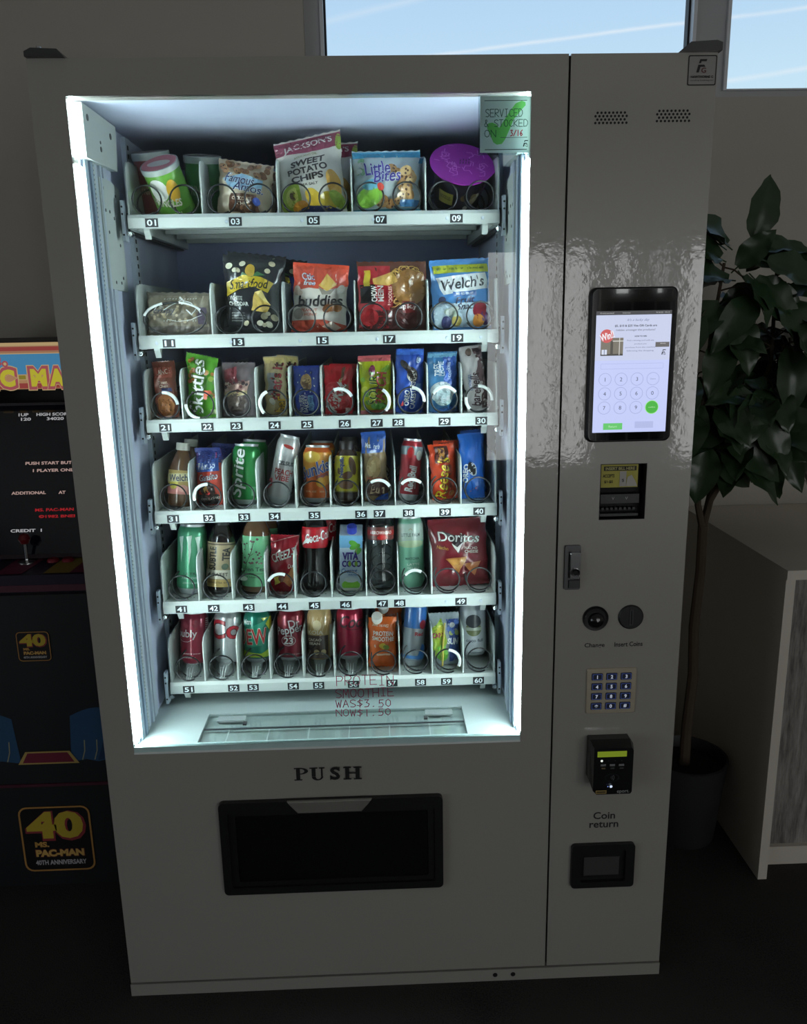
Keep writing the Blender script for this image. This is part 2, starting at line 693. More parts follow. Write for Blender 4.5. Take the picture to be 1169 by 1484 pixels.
# wall behind the machine with a high strip of windows
WX0, WX1, WZ0, WZ1 = 0.408, 4.0, 2.097, 2.72
wb = MB()
wb.box(RX0 - .2, RY1, 0, RX1 + .2, RY1 + .2, WZ0)
wb.box(RX0 - .2, RY1, WZ1, RX1 + .2, RY1 + .2, RZ)
wb.box(RX0 - .2, RY1, WZ0, WX0, RY1 + .2, WZ1)
wb.box(WX1, RY1, WZ0, RX1 + .2, RY1 + .2, WZ1)
struct(wb.build('wall_back', M_WALL), 'grey painted wall behind the machine')
wl_ = MB()
wl_.box(RX0 - .2, RY0, 0, RX0, RY1, .25)
wl_.box(RX0 - .2, RY0, 2.05, RX0, RY1, RZ)
ys = [RY0] + [v for r_ in SIDE_FILL for v in r_[:2]] + [RY1]
for k in range(0, len(ys), 2):
    wl_.box(RX0 - .2, ys[k], .25, RX0, ys[k + 1], 2.05)
struct(wl_.build('wall_left', M_WALL), 'grey side wall with two tall windows')
struct(MB().box(RX1, RY0, 0, RX1 + .2, RY1, RZ).build('wall_right', M_WALL), 'plain grey side wall')


def window(name, x0, x1, z0, z1, y, label, t=0.045, light=False, mull=()):
    s = 1 if not light else -1          # which way the room lies
    f = MB()
    ya, yb = (y + 0.03, y + 0.09)
    f.frame([(x0, z0), (x1, z0), (x1, z1), (x0, z1)], [(x0 + t, z0 + t * .5), (x1 - t, z0 + t * .5), (x1 - t, z1 - t), (x0 + t, z1 - t)], ya, yb)
    for mx in mull:
        f.box(mx - t / 2, ya, z0 + t * .5, mx + t / 2, yb, z1 - t)
    w = f.build(name, M_FRAME)
    struct(w, label)
    g = MB()
    i0, i1, j0, j1 = x0 + t, x1 - t, z0 + t * .5, z1 - t
    g.frame([(i0, j0), (i1, j0), (i1, j1), (i0, j1)], [(i0 + .010, j0 + .004), (i1 - .010, j0 + .004), (i1 - .010, j1 - .006), (i0 + .010, j1 - .006)], ya - .012, yb - .012)
    g.build('window_bead', M_FRAMEW, w)
    k = MB()
    i0, i1, j0, j1 = i0 + .010, i1 - .010, j0 + .004, j1 - .006
    k.frame([(i0, j0), (i1, j0), (i1, j1), (i0, j1)], [(i0 + .006, j0 + .002), (i1 - .006, j0 + .002), (i1 - .006, j1 - .004), (i0 + .006, j1 - .004)], ya + .016, yb - .016)
    k.build('window_gasket', M_FRAMEK, w)
    MB().box(i0, (ya + yb) / 2 - .003, j0, i1, (ya + yb) / 2 + .003, j1).build('window_pane', M_PANE, w)
    return w


window('window_1', 0.408, 1.584, WZ0, WZ1, RY1, 'wide window pane showing blue sky above the machine')
window('window_2', 1.584, 2.80, WZ0, WZ1, RY1, 'window pane showing sky to the right of the machine')
window('window_3', 2.80, WX1, WZ0, WZ1, RY1, 'window pane far right of the machine')
# wall behind the viewer with the glazing that lights the room
rw = MB()
cuts = sorted(REAR)
x_ = RX0 - .2
for (a, b, c, d) in cuts:
    rw.box(x_, RY0 - .2, 0, a, RY0, RZ)
    rw.box(a, RY0 - .2, 0, b, RY0, c)
    rw.box(a, RY0 - .2, d, b, RY0, RZ)
    x_ = b
rw.box(x_, RY0 - .2, 0, RX1 + .2, RY0, RZ)
struct(rw.build('wall_front', M_WALL), 'wall behind the viewer with tall windows')
for k, (a, b, c, d) in enumerate(REAR):
    window('window_%d' % (4 + k), a, b, c, d, RY0 - 0.15, 'tall window behind the viewer', t=0.05, mull=((a * 2 + b) / 3, (a + b * 2) / 3) if b - a > .5 else ())
dr_ = struct(MB().box(2.50, RY0, 0, 3.02, RY0 + .03, 1.58).build('door_1', mat('door_dark', (26, 26, 28), rough=.4)), 'dark door between the windows behind the viewer')
for x_ in (2.50, 2.66, 2.85, 2.98):
    MB().box(x_, RY0 + .03, 0, x_ + .018, RY0 + .036, 1.58).build('door_trim', mat('door_trim_pale', (200, 198, 190), rough=.4), dr_)
for k, (a, b, c, d) in enumerate(SIDE_FILL):  # unseen windows added around the side fill lamps
    w_ = window('window_%d' % (4 + len(REAR) + k), a, b, c, d, 0, 'tall window in the left side wall', t=0.05)
    w_.rotation_euler = (0, 0, R(90))
    w_.location = (RX0 - .05, 0, 0)
pl = bpy.data.lights.new('window_portal', 'AREA')
pl.shape = 'RECTANGLE'
pl.size = WX1 - WX0
pl.size_y = WZ1 - WZ0
pl.cycles.is_portal = True
po = bpy.data.objects.new('window_portal', pl)
COL.objects.link(po)
po.location = ((WX0 + WX1) / 2, RY1 + 0.01, (WZ0 + WZ1) / 2)
po.rotation_euler = (R(-90), 0, 0)
struct(MB().box(1.21, RY1 - .012, 0, 1.57, RY1, .09).build('baseboard_back', mat('baseboard_black', (30, 30, 31), rough=0.6)), 'dark baseboard')

# ================================================================== vending machine
LED_STRENGTH = 56.0
W, H, D = 1.205, 1.93, 0.90
OX0, OX1, OZ0, OZ1 = 0.061, 0.875, 0.606, 1.87        # display opening
M_PAINT = mat('machine_paint', (160, 157, 150), rough=0.30, coat=1.0, coat_rough=0.04, bump=0.12, bscale=58, vary=0.015, vscale=4, spec=.6)
M_LINER = mat('interior_liner', (196, 203, 226), rough=0.5, vary=0.05)
M_LINERB = mat('interior_back', (158, 168, 206), rough=0.55, vary=0.05)
M_WHITE = mat('white_enamel', (196, 203, 200), rough=0.4, vary=0.03, bump=0.03)
M_RAIL = mat('galvanised_rail', (196, 206, 218), rough=0.4, metal=0.15, vary=0.06)
M_BLACK = mat('black_plastic', (20, 20, 22), rough=0.42, vary=0.1)
M_BLACKM = mat('black_recess', (10, 10, 11), rough=0.7)
M_DARK = mat('dark_grey_plastic', (58, 58, 60), rough=0.5)
M_CHROME = mat('chrome', (225, 226, 228), rough=0.16, metal=1.0, vary=0.02)
M_STEEL = mat('brushed_steel', (196, 186, 166), rough=0.36, metal=0.45, stretch=(1, 1, 30), vary=0.08)
M_COIL = mat('black_coil_wire', (16, 17, 20), rough=0.3, coat=0.4)
M_TIP = mat('white_coil_sleeve', (235, 238, 236), rough=0.35)
M_LED = mat('led_strip', (255, 255, 255), rough=0.5, vary=0, emit=LED_STRENGTH, emit_col=(234, 250, 250))
M_GLASS = thin_glass('display_glass', (246, 251, 250), 1.0, 0.0)
M_EDGE = mat('glass_edge', (186, 212, 210), rough=0.2, vary=0.1, vscale=30)
M_CLEAR = thin_glass('clear_acrylic', (244, 248, 247), 1.6, 0.12)
M_TAG = mat('tag_black', (16, 18, 24), rough=0.5)
M_TXT = ink((22, 22, 24), 'matt')

VM = empty('vending_machine', (0, 0, 0))
tag(VM, 'large grey glass-front vending machine full of snacks and drinks, with side control panel', 'vending machine')

c = MB()
c.box(0, .034, .03, .056, D, H)                       # left wall
c.box(.880, .034, .03, W, D, H)                       # control column
c.box(.056, .034, 1.876, .880, D, H)                  # top
c.box(.056, .034, .03, .880, D, .598)                 # bottom
c.box(.056, .74, .598, .880, D, 1.876)                # back
c.build('cabinet_body', M_PAINT, VM)
c = MB()
c.box(.056, .034, .598, .0635, .74, 1.876)
c.box(.8725, .034, .598, .880, .74, 1.876)
c.box(.0635, .034, 1.871, .8725, .74, 1.876)
c.build('interior_liner', M_LINER, VM)
MB().box(.0635, .73, .598, .8725, .74, 1.871).build('interior_back', M_LINERB, VM)
b = MB()
b.box(-.001, -.002, 0, W + .001, D, .030)
bo = b.build('base_plinth', M_PAINT, VM)
for x in (.826, .867):
    MB().lathe([(.0, -.0005), (.0055, -.0005), (.0055, .001)], 14, c=(x, -.002, .016), axis='y').build('bolt_hole', M_BLACKM, bo)

# main door: a slab with the display opening
d = MB()
d.box(0, 0, .034, .9405, .032, OZ0)
d.box(0, 0, OZ1, .9405, .032, H)
d.box(0, 0, OZ0, OX0, .032, OZ1)
d.box(OX1, 0, OZ0, .9405, .032, OZ1)
door = d.build('main_door', M_PAINT, VM)
bev = door.modifiers.new('bevel', 'BEVEL')
bev.width = .0015
bev.segments = 2
bev.limit_method = 'ANGLE'
door.modifiers.remove(bev)
# serif PUSH lettering
ps = Print(flat(0), kind='matt', fine=1.0, lift=0.0002)


def serif_push(p, x, z, w, h):
    sw, th = .0085, .0028

    def stem(cx, z0=0.0, z1=1.0, wid=sw, ser=.017):
        p.mrect(cx - wid / 2, z + h * z0, cx + wid / 2, z + h * z1, (22, 22, 24))
        for zz in ((z + h * z0, z + h * z0 + th) if z0 == 0.0 else None, (z + h * z1 - th, z + h * z1)):
            if zz:
                p.mrect(cx - ser / 2, zz[0], cx + ser / 2, zz[1], (22, 22, 24))
    g = w / 4.0
    # P
    cx = x + .007
    stem(cx)
    o = [(cx + .003 + .0185 * math.sin(R(a)), z + h * .735 + h * .265 * math.cos(R(a))) for a in range(0, 181, 15)]
    i = [(cx + .003 + .0105 * math.sin(R(a)), z + h * .735 + h * .19 * math.cos(R(a))) for a in range(0, 181, 15)]
    p.tris(o + i, [t for k in range(12) for t in ((k, k + 1, 13 + k + 1), (k, 13 + k + 1, 13 + k))], (22, 22, 24))
    # U
    cx = x + g + .0035
    stem(cx, .3)
    stem(cx + .0175, .3, 1.0, .0035, .012)
    o = [(cx + .0080 + .0123 * math.cos(R(a)), z + h * .3 + h * .31 * math.sin(R(a))) for a in range(180, 361, 15)]
    i = [(cx + .0100 + .0058 * math.cos(R(a)), z + h * .3 + h * .22 * math.sin(R(a))) for a in range(180, 361, 15)]
    p.tris(o + i, [t for k in range(12) for t in ((k, k + 1, 13 + k + 1), (k, 13 + k + 1, 13 + k))], (22, 22, 24))
    # S
    p.mtext('S', x + 2 * g + .0125, z + h / 2, .021, h * 1.02, (22, 22, 24), bold=.035)
    p.mrect(x + 2 * g + .0205, z + h * .68, x + 2 * g + .0225, z + h * 1.0, (22, 22, 24))
    p.mrect(x + 2 * g + .002, z, x + 2 * g + .004, z + h * .32, (22, 22, 24))
    # H
    cx = x + 3 * g + .002
    stem(cx)
    stem(cx + .022)
    p.mrect(cx, z + h * .48, cx + .022, z + h * .56, (22, 22, 24))


serif_push(ps, .394, .529, .146, .030)
ps.build('push_lettering', door)

# glass and the strips round it
gl = MB().box(OX0, .006, OZ0 + .012, OX1, .010, OZ1).build('display_glass', M_GLASS, VM)
wr = Print(flat(.006), kind='matt', fine=1.0, lift=.0003)
RED = (150, 52, 84)
wr.mwrite('PROTEIN', .490, .7425, .118, .0215, .0016, RED, jit=.08, seed=3)
wr.mwrite('SMOOTHIE', .487, .7165, .121, .0195, .0016, RED, jit=.08, seed=4)
wr.mwrite('WAS$3.50', .487, .6950, .115, .0165, .0016, RED, jit=.06, seed=5)
wr.mwrite('NOW$1.50', .487, .6760, .114, .0155, .0016, RED, jit=.06, seed=6)
wr.build('marker_writing', gl)
e = MB().box(OX0, .001, OZ0, OX1, .014, OZ0 + .012).build('glass_bottom_edge', M_EDGE, VM)
MB().box(OX0, -.001, OZ0 - .003, OX1, .012, OZ0 + .001).build('glass_trim', mat('pale_trim', (226, 232, 230), rough=.35), e)
for sx in (0, 1):
    xa, xb = (OX0 + .0005, OX0 + .0025) if sx == 0 else (OX1 - .0025, OX1 - .0005)
    MB().box(xa, .012, OZ0 + .014, xb, .044, 1.762).build('led_strip', M_LED, VM)
    MB().box(xa, .012, 1.776, xb, .044, OZ1 - .002).build('led_strip', M_LED, VM)
    # rails and gaskets on the cavity side wall
    s = 1 if sx == 0 else -1
    xw = .0635 if sx == 0 else .8725

    def rail(y0, y1, t, name, m_, z0=.602, z1=1.868):
        x_ = xw + s * t
        return MB().box(min(xw, x_), y0, z0, max(xw, x_), y1, z1).build(name, m_, VM)
    rail(.046, .064, .004, 'door_gasket', mat('grey_gasket', (182, 198, 212), rough=.5))
    rail(.068, .080, .007, 'gasket_rib', mat('grey_gasket_dark', (150, 166, 186), rough=.5))
    tm = MB()
    for k in range(150):
        z = .612 + k * .0083
        tm.box(min(xw, xw + s * .006), .084, z, max(xw, xw + s * .006), .094, z + .0046)
    to = tm.build('toothed_strip', M_WHITE, VM)
    to['kind'] = 'stuff'
    rail(.098, .116, .003, 'side_rail', M_RAIL)
    rail(.124, .134, .006, 'side_rail', M_RAIL)
    rail(.150, .172, .004, 'side_rail', M_RAIL)
    # white cover box at the top
    bx = MB()
    x_ = xw + s * .014
    bx.side([(.03, 1.776), (.215, 1.782), (.225, 1.868), (.03, 1.868)], min(xw, x_), max(xw, x_))
    bo = bx.build('hinge_cover', M_WHITE, VM)
    for (yy, zz, rr) in ((.055, 1.848, .006), (.185, 1.842, .006), (.118, 1.806, .005), (.118, 1.818, .003)):
        hm = MB()
        hm.lathe([(.0, .0006), (rr, .0006), (rr, -.001)], 14)
        ho = hm.build('screw_hole', M_DARK, bo)
        ho.location = (x_, yy, zz)
        ho.rotation_euler = (0, R(90 * s), 0)
    # perforated plate below it
    x_ = xw + s * .005
    pm = MB().side([(.122, 1.552), (.240, 1.548), (.240, 1.752), (.180, 1.760), (.118, 1.758)], min(xw, x_), max(xw, x_))
    pp = pm.build('mounting_plate', M_WHITE, VM)
    for (yy, zz) in ((.135, 1.74), (.21, 1.735), (.14, 1.70), (.165, 1.70), (.19, 1.69), (.215, 1.64), (.15, 1.66), (.20, 1.565), (.215, 1.575), (.165, 1.565)):
        hm = MB().lathe([(.0, .0006), (.0034, .0006), (.0034, -.001)], 8)
        ho = hm.build('plate_hole', M_DARK, pp)
        ho.location = (x_, yy, zz)
        ho.rotation_euler = (0, R(90 * s), 0)
    # slotted upright that carries the trays
    x_ = xw + s * .010
    um = MB().box(min(xw, x_), .30, .605, max(xw, x_), .335, 1.865).build('slotted_upright', M_RAIL, VM)
    sm = MB()
    for k in range(72):
        z = .62 + k * .0172
        sm.box(min(x_, x_ + s * .0006), .311, z, max(x_, x_ + s * .0006), .319, z + .009)
    so = sm.build('slots', M_BLACKM, um)
    so['kind'] = 'stuff'

# chute floor under the lowest tray, with the clear trap door
fl = MB()
fl.box(.0635, .014, .600, .187, .60, .610)
fl.box(.766, .014, .600, .8725, .60, .610)
fl.box(.187, .157, .600, .766, .60, .610)
fl.box(.187, .014, .600, .766, .026, .610)
fl.build('chute_floor', mat('chute_floor_grey', (166, 177, 177), rough=.4, vary=.03), VM)
tr = MB().box(.187, .026, .5985, .766, .157, .6005).build('chute_well', mat('chute_well_grey', (206, 214, 214), rough=.45), VM)
MB().plate(rrect(.19, .0, .764, .126, .010), 0, .002).build('trap_door', M_CLEAR, tr, loc=(0, .029, .608), rot=(R(-90), 0, 0))
for x in (.212, .680):
    MB().box(x, .118, .6085, x + .062, .140, .6125).build('trap_hinge', mat('hinge_grey', (150, 158, 158), rough=.4), tr)
    MB().box(x - .004 if x > .5 else x + .060, .100, .6085, x + .004 if x > .5 else x + .068, .112, .6125).build('hinge_pin', M_DARK, tr)
MB().box(.190, .082, .6085, .764, .087, .6105).build('trap_bar', mat('dark_steel', (70, 74, 78), rough=.4, metal=.5), tr)
for k in range(6):
    MB().box(.245 + k * .088, .030, .6085, .247 + k * .088, .080, .6095).build('trap_seam', mat('seam_pale', (190, 200, 200), rough=.4), tr)

# ------------------------------------------------------------------ trays
FZ = [1.695, 1.455, 1.278, 1.076, 0.865, 0.668]
SX0, SX1, SY0, SY1 = 0.093, 0.850, 0.200, 0.690
DIVX = [
    [.0945, .2431, .3970, .5476, .6990, .8485],
    [.0945, .2465, .3960, .5470, .7015, .8485],
    [.0945, .1705, .2435, .3290, .4005, .4690, .5480, .6260, .6985, .7720, .8485],
    [.0945, .1718, .2459, .3190, .4039, .4802, .5501, .6240, .6973, .7706, .8485],
    [.0945, .1739, .2499, .3255, .3915, .4745, .5540, .6269, .7034, .8485],
    [.0945, .1731, .2497, .3248, .4015, .4735, .5507, .6258, .7026, .7755, .8485]]
PITCH = (SX1 - SX0) / 10.0
TAGS = [
    [('01', .141), ('03', .310), ('05', .468), ('07', .605), ('09', .761)],
    [('11', .156), ('13', .300), ('15', .477), ('17', .618), ('19', .762)],
    [('21', .133), ('22', .223), ('23', .285), ('24', .367), ('25', .437), ('26', .518), ('27', .587), ('28', .634), ('29', .734), ('30', .814)],
    [('31', .133), ('32', .212), ('33', .289), ('34', .356), ('35', .444), ('36', .547), ('37', .588), ('38', .653), ('39', .734), ('40', .810)],
    [('41', .134), ('42', .207), ('43', .286), ('44', .362), ('45', .435), ('46', .506), ('47', .589), ('48', .629), ('49', .769)],
    [('51', .135), ('52', .239), ('53', .284), ('54', .377), ('55', .436), ('56', .517), ('57', .607), ('58', .674), ('59', .735), ('60', .810)]]
SCREWS = [[.292, .445, .590, .742, .815], [.130, .285, .430, .592, .740, .812], [], [], [.735, .815], []]
# white sleeves on the coil ends: lane index -> list of (start, end) angles
TIPS = {2: {0: [(95, 5)], 1: [(175, 268)], 3: [(115, 225)], 5: [(115, 25)], 6: [(60, -45)], 7: [(85, -5)], 8: [(150, 35)], 9: [(95, -5), (170, 225)]},
        3: {1: [(85, 195)], 6: [(125, 30)], 7: [(140, 45)]},
        4: {3: [(155, 65)], 7: [(140, 60)]},
        5: {8: [(85, -25)]}}
dv = [(SY0 + .004, 0), (SY0 + .004, .082), (SY0 + .008, .096), (SY0 + .016, .105), (SY0 + .030, .109), (SY1 - .01, .109), (SY1 - .01, 0)]


def make_coil(rx, rz, turns=4, front=.012, pitch=.085, a0=-60.0):
    pts = []
    n = 28
    for k in range(int(n * turns) + 1):
        t = k / n
        y = front * t if t < 1 else front + pitch * (t - 1)
        an = R(a0) - 2 * math.pi * t
        pts.append((rx * math.cos(an), y, rz * math.sin(an)))
    return MB().tube(pts, .0018, 6)


coil_mesh = None
hook = [(SY0 + .006, 0), (SY0 + .006, -.006), (SY0 + .016, -.022), (SY0 + .026, -.006), (SY0 + .026, 0)]
for ri, z in enumerate(FZ):
    tb = MB()
    tb.box(SX0, SY0 + .002, z - .004, SX1, SY1, z)                         # floor of the tray
    tb.side([(SY0 - .004, z - .024), (SY0 - .004, z - .004), (SY0, z + .003), (SY0 + .004, z + .003), (SY0 + .004, z - .004), (SY0 + .010, z - .024)], SX0, SX1)   # front lip
    tb.box(SX0, SY0 + .010, z - .026, SX0 + .012, SY1, z - .004)
    tb.box(SX1 - .012, SY0 + .010, z - .026, SX1, SY1, z - .004)
    for k in range(1, 5):
        tb.box(SX0 + .02, SY0 + .11 * k, z - .014, SX1 - .02, SY0 + .11 * k + .012, z - .004)
    tray = tb.build('shelf_tray', M_WHITE, VM)
    for x in DIVX[ri]:
        MB().side([(y, z + q) for y, q in dv], x - .0014, x + .0014).build('lane_divider', M_WHITE, tray)
    for name, x in TAGS[ri]:
        tg = MB()
        zc = z - .0135
        tg.box(x - .013, SY0 - .0048, zc - .0085, x + .013, SY0 - .0035, zc + .0085)
        pt = Print(flat(SY0 - .0048), kind='matt', fine=1, lift=.0002)
        pt.mtext(name, x, zc, .0185, .0118, (232, 238, 240), bold=.02)
        o = len(tg.v)
        tg.v += pt.mb.v
        tg.f += [tuple(i + o for i in f) for f in pt.mb.f]
        tg.m += [1] * len(pt.mb.f)
        tg.build('number_tag', [M_TAG, ink((232, 238, 240), 'matt')], tray)
    for x in SCREWS[ri]:
        MB().lathe([(.0, -.0018), (.003, -.0014), (.0036, 0)], 10, c=(x, SY0 - .004, z - .013), axis='y').build('screw', M_RAIL, tray)
    for x in (SX0 + .028, SX1 - .034):
        MB().side([(y, z - .022 + q) for y, q in hook], x, x + .012).build('tray_hook', M_WHITE, tray)
    if ri >= 3:
        pf = MB()
        for li in range(10):
            xa = SX0 + li * PITCH
            for k in range(8):
                x = xa + .012 + k * .0072
                pf.box(x - .0018, SY0 + .034, z, x + .0018, SY0 + .037, z + .0003)
        po_ = pf.build('perforations', M_DARK, tray)
        po_['kind'] = 'stuff'
    # slide brackets at both ends
    for s, x in ((-1, SX0 - .012), (1, SX1 + .006)):
        br = MB().box(x, SY0 - .006, z - .048, x + .006, SY0 + .014, z + .030).build('slide_bracket', M_RAIL, tray)
        MB().box(SX0 - .012 if s < 0 else SX1, SY0 + .014, z - .030, SX0 if s < 0 else SX1 + .012, SY1, z + .008).build('slide_rail', M_DARK, tray)
        for q in (.018, .004, -.036):
            MB().lathe([(.0, -.0006), (.0022, -.0006), (.0022, .0005)], 8, c=(x + .003, SY0 - .006, z + q), axis='y').build('bracket_hole', M_BLACKM, br)
        MB().lathe([(.0, -.004), (.005, -.004), (.006, 0), (.006, .01)], 10, c=(x + .003 - s * .010, SY0 + .004, z - .034), axis='y').build('roller', M_CHROME, br)
    # coils
    dx_ = DIVX[ri]
    if ri < 2:
        CX = [SX0 + (k + .5) * PITCH for k in range(10)]
    else:
        CX = [(p + q) / 2 for p, q in zip(dx_, dx_[1:])]
    if ri == 4:
        CX = CX[:8] + [.7034 + .036, .8485 - .036]
    for li, x in enumerate(CX):
        if ri == 1 and li in (0, 1):
            continue
        if coil_mesh is None:
            co = make_coil(.0285, .0285).build('spiral_coil', M_COIL, tray, smooth=True, angle=80)
            coil_mesh = co.data
        else:
            co = bpy.data.objects.new('spiral_coil', coil_mesh)
            COL.objects.link(co)
            co.parent = tray
        co.location = (x, SY0 + .006, z + .032)
        for a0, a1 in TIPS.get(ri, {}).get(li, []):
            pts = [(.0285 * math.cos(R(a0 + (a1 - a0) * k / 10)), 0, .0285 * math.sin(R(a0 + (a1 - a0) * k / 10))) for k in range(11)]
            MB().tube(pts, .0036, 8).build('coil_sleeve', M_TIP, tray, smooth=True, loc=(x, SY0 + .006, z + .032))
    if ri == 1:
        co = make_coil(.064, .034, turns=3, a0=200).build('wide_coil', M_COIL, tray, smooth=True, loc=(SX0 + PITCH, SY0 + .006, z + .036), angle=80)
        pts = [(.064 * math.cos(R(a)), 0, .034 * math.sin(R(a))) for a in range(15, 171, 8)]
        MB().tube(pts[12:], .0026, 8).build('coil_sleeve', M_TIP, tray, smooth=True, loc=(SX0 + PITCH, SY0 + .006, z + .036))
        MB().tube(pts[2:9], .0022, 8).build('coil_sleeve', M_TIP, tray, smooth=True, loc=(SX0 + PITCH, SY0 + .006, z + .036))
    if ri == 5:
        # clear plastic stands in front of the cans
        for li in (0, 1, 2, 3, 4, 5):
            x = CX[li]
            st = MB()
            y = SY0 + .010
            st.add([(x - .007, y, z + .001), (x + .007, y, z + .001), (x + .012, y + .034, z + .024), (x - .012, y + .034, z + .024), (x - .010, y + .05, z + .001), (x + .010, y + .05, z + .001), (x + .016, y + .05, z + .026), (x - .016, y + .05, z + .026)],
                   [(0, 1, 2, 3), (3, 2, 6, 7), (0, 3, 7, 4), (1, 5, 6, 2), (4, 7, 6, 5), (0, 4, 5, 1)])
            for q in (-.005, -.001, .003):
                st.tube([(x + q, y + .002, z + .004), (x + q * 1.6, y + .030, z + .020)], .0013, 5, m=1)
            st.build('clear_stand', [mat('frosted_clear', (226, 234, 234), rough=.15, alpha=.22, vary=.02), mat('clear_glint', (236, 242, 242), rough=.1, alpha=.7, vary=.02)], tray)

# ------------------------------------------------------------------ control side
CX0, CX1 = .9445, W
BX0, BX1, BZ0, BZ1 = 1.025, 1.117, 1.085, 1.198
cp = MB()
cp.box(CX0, 0, .034, CX1, .032, BZ0)
cp.box(CX0, 0, BZ1, CX1, .032, H)
cp.box(CX0, 0, BZ0, BX0, .032, BZ1)
cp.box(BX1, 0, BZ0, CX1, .032, BZ1)
ctl = cp.build('control_door', M_PAINT, VM)
MB().box(.9405, .012, .034, .9445, .034, H).build('door_seam', M_BLACKM, VM)
KK = (26, 26, 28)
for t_, x_, z_, L_, h_ in (('Change', 1.0265, .8165, .042, .0125), ('Insert Coins', 1.0975, .8180, .059, .0105), ('Coin', 1.0625, .4180, .048, .0175), ('return', 1.0625, .3955, .064, .0150)):
    tx = Print(flat(0), kind='matt', fine=1.0, lift=.0002)
    tx.mtext(t_, x_, z_, L_, h_, KK, bold=.018)
    tx.build('printed_lettering', ctl)
# company sticker
st = MB().plate(rrect(1.1525, 1.8765, 1.2035, 1.9255, .003), -.0008, .0)
stk = st.build('company_sticker', mat('sticker_grey', (150, 148, 144), rough=.45), ctl)
sp = Print(flat(-.0008), kind='matt', fine=1, lift=.0001)
sp.mring(rrect(1.1525, 1.8765, 1.2035, 1.9255, .003), rrect(1.1543, 1.8783, 1.2017, 1.9237, .002), KK)


def fg_mark(p, x, z, k, col=KK, red=(96, 40, 48)):
    p.mpoly([(x + .004 * k, z + .0150 * k), (x + .006 * k, z + .0215 * k), (x + .0185 * k, z + .0215 * k), (x + .0172 * k, z + .0180 * k), (x + .0085 * k, z + .0180 * k), (x + .0075 * k, z + .0150 * k)], col)
    p.mpoly([(x, z), (x + .003 * k, z + .0125 * k), (x + .0135 * k, z + .0125 * k), (x + .0160 * k, z + .0090 * k), (x + .0070 * k, z + .0090 * k), (x + .0045 * k, z)], col)
    p.mtext('G', x + .0130 * k, z + .0035 * k, .0085 * k, .0085 * k, red, bold=.02)


fg_mark(sp, 1.1675, 1.8975, 1.0)
sp.mtext('HAWTHORNE G', 1.178, 1.8905, .040, .0040, KK, bold=.03)
sp.mtext('vending banking.net', 1.178, 1.8845, .042, .0030, (70, 70, 70))
sp.build('sticker_print', stk)
# speaker grilles
for gx0, gx1, gz in ((.991, 1.047, 1.8255), (1.102, 1.160, 1.8275)):
    g = MB()
    for r_ in range(4):
        n = 9 if r_ % 2 == 0 else 8
        for k in range(n):
            x = gx0 + (gx1 - gx0) * (k + (0 if n == 9 else .5)) / 8
            g.plate(circle(x, gz + (r_ - 1.5) * .0056, .0022, 8), -.0004, .001)
    g.build('speaker_grille', M_BLACKM, VM)['kind'] = 'stuff'
# touch screen
tb = MB().plate(rrect(.991, 1.243, 1.156, 1.533, .012), -.010, .002, chamfer=.003)
tab = tb.build('touch_screen', mat('tablet_frame', (46, 46, 48), rough=.3, metal=.6), VM)
MB().plate(rrect(.9945, 1.2465, 1.1525, 1.5295, .010), -.0112, -.009).build('screen_glass', mat('tablet_black_glass', (8, 8, 9), rough=.06, coat=1.0, coat_rough=.02), tab)
sc = Print(flat(-.0112), kind='lit', fine=1.0, lift=.0001, step=.00006)
SX, SZ, SXE, SZE = 1.0025, 1.262, 1.1450, 1.490


def S(a, b):
    return (SX + a * (SXE - SX), SZ + b * (SZE - SZ))


def srect(a0, b0, a1, b1, col):
    p0, p1 = S(a0, b0), S(a1, b1)
    sc.mrect(p0[0], p0[1], p1[0], p1[1], col)


def stext(t, a, b, L, Hh, col, **k):
    p = S(a, b)
    sc.mtext(t, p[0], p[1], L * (SXE - SX), Hh * (SZE - SZ), col, **k)


srect(0, 0, 1, 1, (196, 206, 250))
srect(0, .60, 1, .97, (200, 208, 236))
srect(0, .968, 1, 1, (58, 58, 62))
stext('Connected', .14, .984, .18, .010, (190, 190, 190))
stext('Internet', .40, .984, .10, .010, (190, 190, 190))
stext('9/16/25  10:12', .88, .984, .18, .010, (190, 190, 190))
stext('It\'s a lucky day', .56, .925, .30, .026, (110, 120, 160), shear=.4)
stext('$5, $10 & $25 Visa Gift Cards are', .53, .880, .56, .020, (46, 48, 66), bold=.02)
stext('hidden amongst the products!', .53, .845, .52, .020, (70, 74, 96))
stext('HOW TO WIN', .60, .795, .16, .012, (40, 42, 58), bold=.03)
for k, L in enumerate((.36, .16, .40, .36)):
    stext(('Find a coloured sticker on the', 'product and', 'text the number on the product', 'to win the shopping card'), .60, .760 - k * .028, L, .014, (96, 102, 130)) if False else stext(('Find a winning card with any', 'product you', 'purchase from the machine', 'following the shopping'[0:22])[k], .60, .760 - k * .028, L, .014, (96, 102, 130))
srect(.07, .640, .37, .785, (118, 112, 100))
srect(.07, .640, .37, .655, (62, 60, 56))
srect(.20, .655, .235, .76, (70, 66, 58))
srect(.315, .645, .325, .785, (210, 208, 204))
srect(.23, .755, .37, .762, (214, 214, 210))
srect(.085, .650, .155, .690, (214, 222, 240))
srect(.115, .650, .125, .690, (120, 130, 160))
c_ = S(.145, .80)
sc.mpoly(circle(c_[0], c_[1], .0125, 20), (206, 84, 84))
stext('Win!!', .15, .80, .19, .060, (244, 238, 244), rot=18, bold=.03)
srect(.80, .705, .985, .745, (96, 92, 92))
stext('PROMO', .90, .733, .07, .008, (220, 220, 220))
p_ = S(.885, .642)
fg_mark(sc, p_[0], p_[1], .45, (36, 38, 52), (60, 50, 70))
